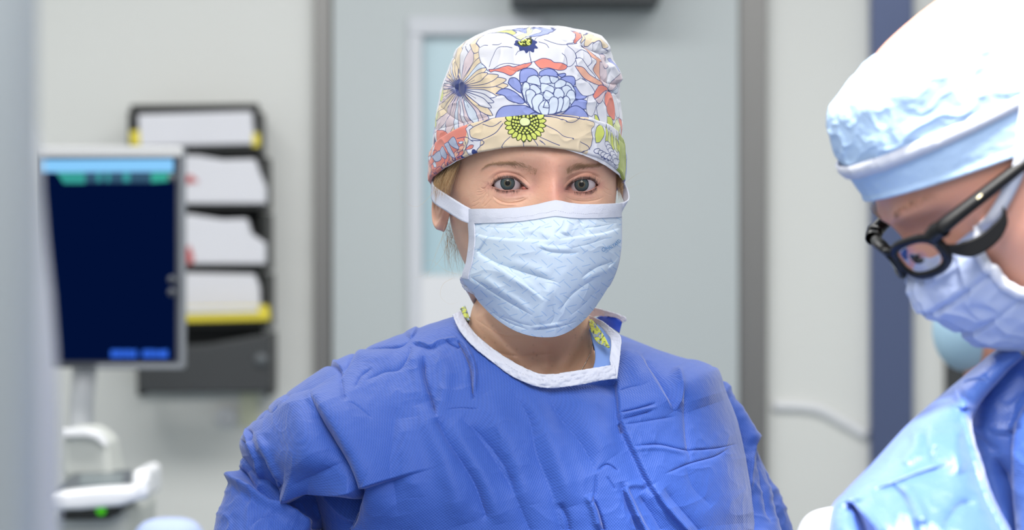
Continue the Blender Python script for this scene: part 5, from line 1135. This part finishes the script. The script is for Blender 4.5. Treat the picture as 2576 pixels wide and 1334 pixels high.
f += np.interp(zzm, [-.062, -.056, -.046, -.03, -.012, .0, .012, .03], [0, .014, .030, .024, .016, .010, .006, 0]) * gs(Lx, .012)
f += .006 * gs(np.abs(Lx) - .024, .02) * gs(zzm - .0225, .009) + .004 * gs(np.abs(Lx) - .048, .018) * gs(zzm + .03, .016) - .009 * gs(np.abs(Lx) - .031, .016) * gs(zzm - .0, .012) + .003 * gs(Lx, .02) * gs(zzm + .075, .01)
f += .006 * gs(np.abs(Lx) - .031, .010) * gs(zzm + .001, .007)
Ly = Ly - f * frn
Vm = man_world(np.stack([Lx, Ly, zzm], -1)); Vl, Fl, off = [Vm.reshape(-1, 3)], [grid_faces(260, 360, True)], 260 * 360
# neck, trunk and legs run on from the skull
npth = catmull([man_world(np.array([0, .03, -.03])), man_world(np.array([0, .050, -.12])), P(3000, 740, 1.81), P(2960, 950, 1.815), P(2900, 1300, 1.81), (P(2880, 1300, 1.81)[0], 1.81, .9), (P(2880, 1300, 1.81)[0], 1.81, .5), (P(2880, 1300, 1.81)[0], 1.81, .05)], 90)
G = tube(npth, np.interp(np.linspace(0, 1, 90), [0, .06, .12, .18, .3, .6, .8, 1], [.05, .055, .054, .07, .08, .08, .06, .05]), 36); Vl.append(G.reshape(-1, 3)); Fl.append(grid_faces(90, 36, True, off)); off += 90 * 36
def man_ear(sd):
    u = np.linspace(0, 1, 24)[:, None]; v = np.linspace(0, 2 * math.pi, 48, endpoint=False)[None, :]
    ex = .018 * np.cos(v) * u; ez = .032 * np.sin(v) * u; ex = ex * np.where(np.sin(v) < 0, 1 - .38 * np.sin(v) ** 2, 1)
    th_ = (.0035 * gs(u - .86, .13) - .003 * gs(u - .6, .13) + .001) * (1 - sstep(.93, 1, u)) + 0 * v
    G = np.concatenate([np.stack([ex, ez, th_], -1), np.stack([ex * .97, ez * .97, -.003 * (1 - sstep(.75, 1, u)) + 0 * v], -1)[::-1]], 0)
    a = math.radians(68); return man_world(np.stack([sd * (.0815 + G[..., 2] * math.sin(a) + (G[..., 0] + .012) * math.cos(a)), .012 + G[..., 0] * math.sin(a) - G[..., 2] * math.cos(a), -.012 + G[..., 1]], -1))
for sd in (-1, 1):
    G = man_ear(sd); Vl.append(G.reshape(-1, 3)); Fl.append(grid_faces(*G.shape[:2], True, off)); off += G.shape[0] * G.shape[1]
mbody = link_mesh('body', np.vstack(Vl), np.vstack(Fl), mskin, mp)
for sx in (-1, 1):
    cE = man_world(np.array([sx * .031, -.071, -.001])); u = np.linspace(0, math.pi, 24)[:, None]; v = np.linspace(0, 2 * math.pi, 32, endpoint=False)[None]
    grid('eye', cE + .009 * np.stack([np.sin(u) * np.cos(v), np.sin(u) * np.sin(v), np.cos(u) + 0 * v], -1), mat('man_eye_white', srgb(225, 222, 220), .15, coat=1), mbody, True)
for k0 in (0, 1):
  ps = []
  for k in range(k0, 160, 2):
    sx = 1 if k0 else -1; t = hr.random(); a = np.array([sx * (.012 + .038 * t), -.098 + .022 * t ** 2, .022 + .005 * math.sin(t * 3) + hr.normal(0, .0014)]); ps.append(np.array([man_world(a), man_world(a + [sx * .004, -.001, .0025]), man_world(a + [sx * .009, .001, .002])]))
  strands('eyebrow', ps, .00015, browhair, mbody)
# cap: puffy, tied low; a shell round the skull
nvc, nhc = 200, 360; tc = np.linspace(0, 1, nvc)[:, None]; fc_ = tm_[None]
zt = pchip([0, .1, .25, .45, .7, 1], [.114, .113, .107, .090, .064, .030], tc[:, 0])[:, None]
drop = .045 * (1 - np.cos(fc_)) / 2 * tc ** 2
wc = pchip([0, .1, .25, .45, .7, 1], [.001, .050, .078, .092, .0905, .0835], tc[:, 0])[:, None]; dfc = pchip([0, .1, .25, .45, .7, 1], [.001, .045, .072, .088, .0975, .0995], tc[:, 0])[:, None]; dbc = pchip([0, .1, .25, .45, .7, 1], [.001, .065, .105, .128, .128, .100], tc[:, 0])[:, None]
cc_ = np.cos(fc_); Lx = wc * np.sign(np.sin(fc_)) * np.abs(np.sin(fc_)) ** .95; Ly = .0 - np.where(cc_ > 0, dfc, dbc) * np.sign(cc_) * np.abs(cc_) ** .95
Lz = zt - drop + .012 * tc * np.clip(cc_, 0, 1) + 0 * Lx
U_, V_ = fc_ * 300 + 0 * zt + 1000, tc * 420 + 0 * fc_
hcap = (.006 * vnoise(U_, V_, 130, 91, 2) + .0020 * crumple(U_, V_, 110, 92) + .0010 * crumple(U_, V_ + 200, 50, 93)) * sstep(0, .1, tc) * (1 - .85 * sstep(.72, .78, tc))
hcap += -.0035 * gs(tc - .765, .012) + .0015 * gs(tc - .99, .02)
nl = np.stack([Lx, Ly, (Lz - .05) * .9], -1); nl /= np.linalg.norm(nl, axis=-1)[..., None] + 1e-9
capL = np.stack([Lx, Ly, Lz], -1) + nl * hcap[..., None]
mcap = grid('surgical_cap', man_world(capL), mcapm, mp, True, thick=.0008, offset=0)
# white mask tie over the cap at the brow
i0 = int(.70 * nvc); tie = [capL[int((.745 + .012 * math.sin(q)) * nvc), j] + nl[i0, j] * .003 for j, q in enumerate(tm_)]
tie = np.array(tie); TG = np.stack([tie + [0, 0, .0055], tie + nl[i0] * .0015, tie - [0, 0, .0055]], 0); grid('cap_tie', man_world(TG), bindm, mcap, True, thick=.002, offset=0)
# mask on his lower face
tm2 = np.linspace(0, 1, 120)[:, None]; fm2 = np.radians(np.linspace(-52, 52, 240))[None]
zc = np.interp(tm2, [0, .25, .5, .75, 1], [-.014, -.037, -.064, -.094, -.120]); dc = np.interp(tm2, [0, .15, .3, .5, .75, 1], [.106, .122, .128, .118, .106, .080]); wc2 = np.interp(tm2, [0, .3, .6, 1], [.069, .070, .066, .052])
Lx = wc2 * np.sin(fm2); Ly = -dc * np.cos(fm2) ** .9 + .004; Lz = zc + .010 * np.abs(np.sin(fm2)) ** 2 * (tm2 > -1) - .006 * np.abs(np.sin(fm2)) * (1 - tm2)
hq = .004 * crumple(fm2 * 300 + 700 + 0 * tm2, tm2 * 300 + 0 * fm2, 80, 95) + .004 * vnoise(fm2 * 300 + 700 + 0 * tm2, tm2 * 300 + 0 * fm2, 60, 96) - .003 * gs(tm2 - .35, .02) - .003 * gs(tm2 - .62, .02)
Ly = Ly - hq
mm = grid('face_mask', man_world(np.stack([Lx, Ly, Lz + 0 * Lx], -1)), mmaskm, mp, False, thick=.001, offset=0)
def mtube(name, pts, r, m, parent, flat=.35):
    p = catmull(np.array(pts), 60); V = tube(p, r, 12); return p, V
def mribbon(name, pts, wd, m, parent, wdir=(0, 0, 1), thick=.0018):
    p = catmull(np.array(pts, float), 80); wv_ = np.array(wdir, float); T = np.gradient(p, axis=0); T /= np.linalg.norm(T, axis=1)[:, None]; out = p.copy(); out[:, 1] *= .2; out[:, 2] = 0
    out /= np.linalg.norm(out, axis=1)[:, None] + 1e-9; B = np.cross(T, out); B /= np.linalg.norm(B, axis=1)[:, None]
    G = np.stack([p + B * wd / 2, p + out * .0008, p - B * wd / 2], 1); return grid(name, man_world(G), m, parent, False, thick=thick, offset=0)
maskE = np.stack([Lx, Ly, Lz + 0 * Lx], -1)
for s, j in ((-1, 0), (1, 239)):
    ed = maskE[::4, j] + np.array([s * .0012, -.0008, 0]); mribbon('side_binding', ed, .008, bindm, mm)
    c0_ = maskE[2, j]; mribbon('tie_strap', [c0_ + [0, 0, -.002], (s * .068, -.058, -.012), (s * .0765, -.040, -.003), (s * .084, -.0235, .008), (s * .0905, -.004, .030), (s * .095, .020, .052), (s * .090, .07, .09)], .0095, bindm, mm)
    c1_ = maskE[114, j]; mribbon('tie_strap', [c1_, (s * .060, -.045, -.10), (s * .072, -.02, -.085), (s * .078, .012, -.07), (s * .075, .05, -.055)], .009, bindm, mm)
# glasses
gl = thing('glasses', 'black framed glasses worn by the bowed person in the light blue gown', 'glasses', tuple(man_world(np.array([0, -.11, .0]))))
gl.location = tuple(man_world(np.array([0.0, -.108, -.002])))
def rimloop(cx, w_, h_, n=48):
    a = np.linspace(0, 2 * math.pi, n, endpoint=False); x = cx + w_ * np.sign(np.cos(a)) * np.abs(np.cos(a)) ** .75; z = -.006 + h_ * np.sign(np.sin(a)) * np.abs(np.sin(a)) ** .75
    y = -.113 + .045 * (np.abs(x) / .07) ** 2 * .45; return np.stack([x, y, z], -1)
def closed_tube(path, ra, rb, K=10):
    n = len(path); T = np.roll(path, -1, 0) - np.roll(path, 1, 0); T /= np.linalg.norm(T, axis=1)[:, None]; yd = np.array([0, 1., 0]); A = np.cross(T, yd); A /= np.linalg.norm(A, axis=1)[:, None]
    a = np.linspace(0, 2 * math.pi, K, endpoint=False)[None, :, None]; G = path[:, None] + np.cos(a) * A[:, None] * ra + np.sin(a) * yd * rb; return np.concatenate([G, G[:1]], 0)
rims = []
for s in (-1, 1):
    lp = rimloop(s * .034, .028, .0145); rim = grid('rim', man_world(closed_tube(lp, .0034, .0032)), frame_m, gl, True); rims.append(rim)
    c = lp.mean(0); LG = np.stack([c + (lp - c) * k + [0, -.0015 * (1 - k * k), 0] for k in (1, .7, .4, .02)]); grid('lens', man_world(LG), lensm, rim, True, thick=.0016, offset=0)
    tp = catmull([(s * .0635, -.100, .006), (s * .072, -.090, .008), (s * .078, -.060, .0075), (s * .083, -.02, .006), (s * .0865, .02, .004), (s * .086, .04, -.010)], 50)
    V = tube(man_world(tp), np.interp(np.linspace(0, 1, 50), [0, .2, 1], [.0062, .0052, .0034]), 12); grid('temple_arm', V, frame_m, gl, True)
    hg_ = man_world(np.array([s * .0665, -.0965, .0075])); bm_ = tube(np.array([hg_, man_world(np.array([s * .074, -.092, .0075]))]), .0065, 10); grid('hinge', bm_, frame_m, gl, True)
    st2 = man_world(np.array([[s * .0812, -.062, .0085], [s * .0815, -.058, .0085]])); grid('hinge_stud', tube(st2, .0017, 8), mat('stud_metal', srgb(190, 180, 150), .3, metal=1), gl, True)
for s in (-1, 1):                              # dark curved crescent under the outer corner of each lens
    tps = catmull([(s * .062, -.098, -.006), (s * .068, -.088, -.016), (s * .073, -.072, -.020), (s * .077, -.056, -.017), (s * .078, -.050, -.010)], 40); u_ = np.linspace(-1, 1, 9)
    hh = np.interp(np.linspace(0, 1, 40), [0, .3, .7, 1], [.003, .0065, .0055, .002]); G = tps[:, None] + np.stack([0 * u_, .1 * u_, u_], -1)[None] * hh[:, None, None]
    grid('dark_crescent', man_world(G), frame_m, gl, False, thick=.0022, offset=0)
grid('bridge', tube(man_world(catmull([(-.010, -.1125, .002), (0, -.1155, .006), (.010, -.1125, .002)], 16)), .0026, 12), frame_m, gl, True)
# gown: trunk and the near arm reaching down to the left
def cr(pts): return [(1976 + x / 1.905, 634 + y / 1.905) for x, y in pts]
def edge_tube(name, A, B, Ys, dr_, m, parent, fld, n=300, K=320, noise=(.004, 120), seed=1, thick=.0007):
    """cloth tube whose two outlines run along A and B (photo pixels) at distances Ys, dr_ = half depth"""
    A = catmull(A, n); B = catmull(B, n); Yq = np.interp(np.linspace(0, 1, n), np.linspace(0, 1, len(Ys)), Ys); D_ = np.interp(np.linspace(0, 1, n), np.linspace(0, 1, len(dr_)), dr_)
    a3 = PA(A[:, 0], A[:, 1], Yq); b3 = PA(B[:, 0], B[:, 1], Yq); c = (a3 + b3) / 2; h = (a3 - b3) / 2
    an = np.linspace(0, 2 * math.pi, K, endpoint=False)[None, :, None]; V = c[:, None] + np.cos(an) * h[:, None] + np.sin(an) * np.array([0, -1., 0]) * D_[:, None, None]
    nn = V - c[:, None]; nn /= np.linalg.norm(nn, axis=-1)[..., None] + 1e-9; x, y = proj(V); fr_ = np.clip(-nn[..., 1] * 2.5, 0, 1)
    hh = folds(x, y, fld) * fr_ + noise[0] * vnoise(x, y, noise[1], seed, 2) * fr_ + .0012 * crumple(x, y, 70, seed + 1) * fr_
    V = V + (nn * .4 + np.array([0, -.6, 0]) * fr_[..., None]) * hh[..., None]; return grid(name, V, m, parent, True, thick=thick, offset=0)
def cq(pts): return [(1743 + x / 2.373, 772 + y / 2.373) for x, y in pts]
tf = [('step', cq([(2100, 420), (1990, 560), (1905, 740), (1888, 1000), (1885, 1340)]), 5, -.022, 120, (.1, 0)), ('crease', cq([(1760, 900), (1800, 1050), (1840, 1200), (1870, 1340)]), 24, .040, 0, (.25, 0)),
      ('crease', cq([(1700, 720), (1800, 765), (1900, 745), (1977, 700)]), 6, .006), ('ridge', cq([(1680, 690), (1760, 740), (1870, 740), (1920, 690)]), 9, .006), ('ridge', cq([(1900, 260), (1800, 430), (1700, 620)]), 14, .005, 0, (.1, .1)),
      ('crease', cq([(1780, 560), (1850, 600), (1940, 520)]), 5, .003), ('ridge', cq([(1640, 660), (1680, 720), (1760, 800)]), 8, .006), ('crease', cq([(1650, 720), (1720, 820), (1800, 880)]), 9, .008)]
mg = edge_tube('surgical_gown', [(2800, 650), (2690, 762), (2556, 862), (2526, 884), (2470, 962), (2424, 1050), (2430, 1150), (2462, 1300), (2440, 1700), (2400, 2600), (2380, 4000)],
               [(3120, 560), (3200, 640), (3262, 740), (3285, 800), (3310, 900), (3320, 1020), (3320, 1180), (3310, 1350), (3290, 1750), (3300, 2600), (3320, 4000)], [1.83, 1.83, 1.835, 1.83, 1.825, 1.82, 1.81, 1.80, 1.80, 1.80, 1.80], [.06, .085, .10, .105, .11, .115, .12, .12, .125, .13, .14], mgown, mp, tf, n=420, K=420, noise=(.004, 220), seed=102)
af = [('crease', cq([(1600, 460), (1660, 440), (1720, 438), (1760, 455)]), 3, .004), ('ridge', cq([(1610, 640), (1640, 760), (1680, 900), (1740, 1100), (1800, 1230), (1860, 1340)]), 5, .006, 0, (.05, 0)), ('ridge', cq([(1560, 480), (1600, 560), (1612, 620)]), 14, .006),
      ('step', cq([(1060, 1100), (1200, 1052), (1380, 985), (1560, 935)]), 2.5, -.005, 60, (.1, .25)), ('crease', cq([(1390, 700), (1400, 800), (1440, 920)]), 8, .004), ('ridge', cq([(1340, 720), (1330, 850), (1250, 940)]), 16, .005),
      ('crease', cq([(1180, 1060), (1250, 1130), (1300, 1230), (1340, 1340)]), 6, .006, 0, (.1, 0)), ('ridge', cq([(1240, 1060), (1330, 1160), (1380, 1300)]), 12, .005), ('sharp', cq([(930, 1155), (1000, 1210), (1060, 1270), (1120, 1340)]), 3, .012, 12, (.05, 0)),
      ('crease', cq([(925, 1165), (950, 1240), (1000, 1360)]), 26, .030, 0, (.1, 0)), ('crease', cq([(1440, 900), (1450, 850), (1430, 940)]), 8, .004), ('crease', cq([(1500, 1340), (1600, 1200), (1700, 1180)]), 22, .006), ('ridge', cq([(1580, 700), (1560, 850), (1600, 1000)]), 20, .005)]
edge_tube('sleeve', [(2538, 868), (2500, 888), (2420, 956), (2300, 1060), (2200, 1168), (2130, 1240), (2093, 1288), (2080, 1400), (2070, 1560)], [(2570, 900), (2525, 940), (2440, 1050), (2468, 1180), (2500, 1265), (2540, 1340), (2570, 1420), (2585, 1520), (2560, 1680)],
          [1.80, 1.80, 1.785, 1.75, 1.72, 1.69, 1.67, 1.64, 1.60], [.015, .025, .035, .055, .062, .065, .062, .058, .05], mgown, mg, af, n=360, K=360, noise=(.005, 160), seed=111)
edge_tube('lit_white_sleeve_end', [(2260, 1262), (2160, 1268), (2098, 1277), (2040, 1294), (2010, 1336), (1990, 1420)], [(2280, 1430), (2200, 1440), (2130, 1450), (2090, 1460), (2060, 1490), (2040, 1530)], [1.80, 1.79, 1.78, 1.77, 1.76, 1.75], [.03] * 6, bindm, mg,  # far blue sleeve coloured white in place of the spot's light
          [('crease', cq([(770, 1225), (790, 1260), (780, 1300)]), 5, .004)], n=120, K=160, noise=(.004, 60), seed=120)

# ================================================================ third figure, mostly hidden behind the bowed man
tx = P(2470, 860, 3.2)
tp_ = thing('person', 'blurred person in a pale blue cap and mask, half hidden behind the bowed one', 'person', (tx[0] + .1, 3.25, 0))
def blob(name, c, r, m, parent, ex=.9, n=40, bump_=0, sd=1):
    u = np.linspace(0, math.pi, n)[:, None]; v = np.linspace(0, 2 * math.pi, 2 * n, endpoint=False)[None]; p = lambda q: np.sign(q) * np.abs(q) ** ex
    D_ = np.stack([p(np.sin(u)) * p(np.cos(v)), p(np.sin(u)) * p(np.sin(v)), p(np.cos(u)) + 0 * v], -1)
    k = 1 + bump_ * vnoise(v * 60 + 500 + 0 * u, u * 80 + 0 * v, 40, sd); return grid(name, np.array(c) + D_ * np.array(r) * k[..., None], m, parent, True)
c0 = np.array(P(2502, 806, 3.22))
tb_ = catmull([c0 + [0, 0, .02], c0 + [.01, .01, -.10], c0 + [.03, .02, -.2], c0 + [.04, .02, -.45], c0 + [.04, .02, -.8], (c0[0] + .04, c0[1] + .02, .05)], 60)
G1 = tube(tb_, np.interp(np.linspace(0, 1, 60), [0, .05, .1, .2, .5, 1], [.05, .045, .045, .12, .15, .07]), 32)
n = 30; u = np.linspace(0, math.pi, n)[:, None]; v = np.linspace(0, 2 * math.pi, 60, endpoint=False)[None]
G2 = c0 + np.stack([.012 + .056 * np.sin(u) * np.cos(v), .085 * np.sin(u) * np.sin(v), .085 * np.cos(u) + 0 * v], -1)
b3 = link_mesh('body', np.vstack([G1.reshape(-1, 3), G2.reshape(-1, 3)]), np.vstack([grid_faces(60, 32, True), grid_faces(n, 60, True, 60 * 32)]), mskin, tp_)
u = np.linspace(0, math.radians(150), 60)[:, None]; G = c0 + np.stack([-.012 + .066 * np.sin(u) * np.cos(v), .02 + .085 * np.sin(u) * np.sin(v), .004 + .074 * np.cos(u) + .25 * .066 * np.sin(u) * np.cos(v)], -1); grid('surgical_cap', G, mat('pale_teal_cap', srgb(170, 205, 226), .7), tp_, True)
uf = np.linspace(0, 1, 30)[:, None]; vf = np.radians(np.linspace(-80, 80, 60))[None]; G = c0 + np.stack([(.062 - .02 * uf) * np.sin(vf) + .012, -(.100 - .015 * uf) * np.cos(vf) + .0, .02 - .05 * uf + .02 * np.abs(np.sin(vf)) + 0 * vf], -1); grid('face_mask', G, mat('pale_mask', srgb(196, 214, 224), .7), tp_, False, thick=.001)
tk2 = catmull([c0 + [.03, .02, -.16], c0 + [.04, .02, -.26], c0 + [.04, .02, -.5], c0 + [.04, .02, -.9]], 40); grid('surgical_gown', tube(tk2, [*np.interp(np.linspace(0, 1, 40), [0, .2, 1], [.06, .17, .19])], 48), mat('grey_blue_gown', srgb(70, 90, 120), .7), tp_, True)
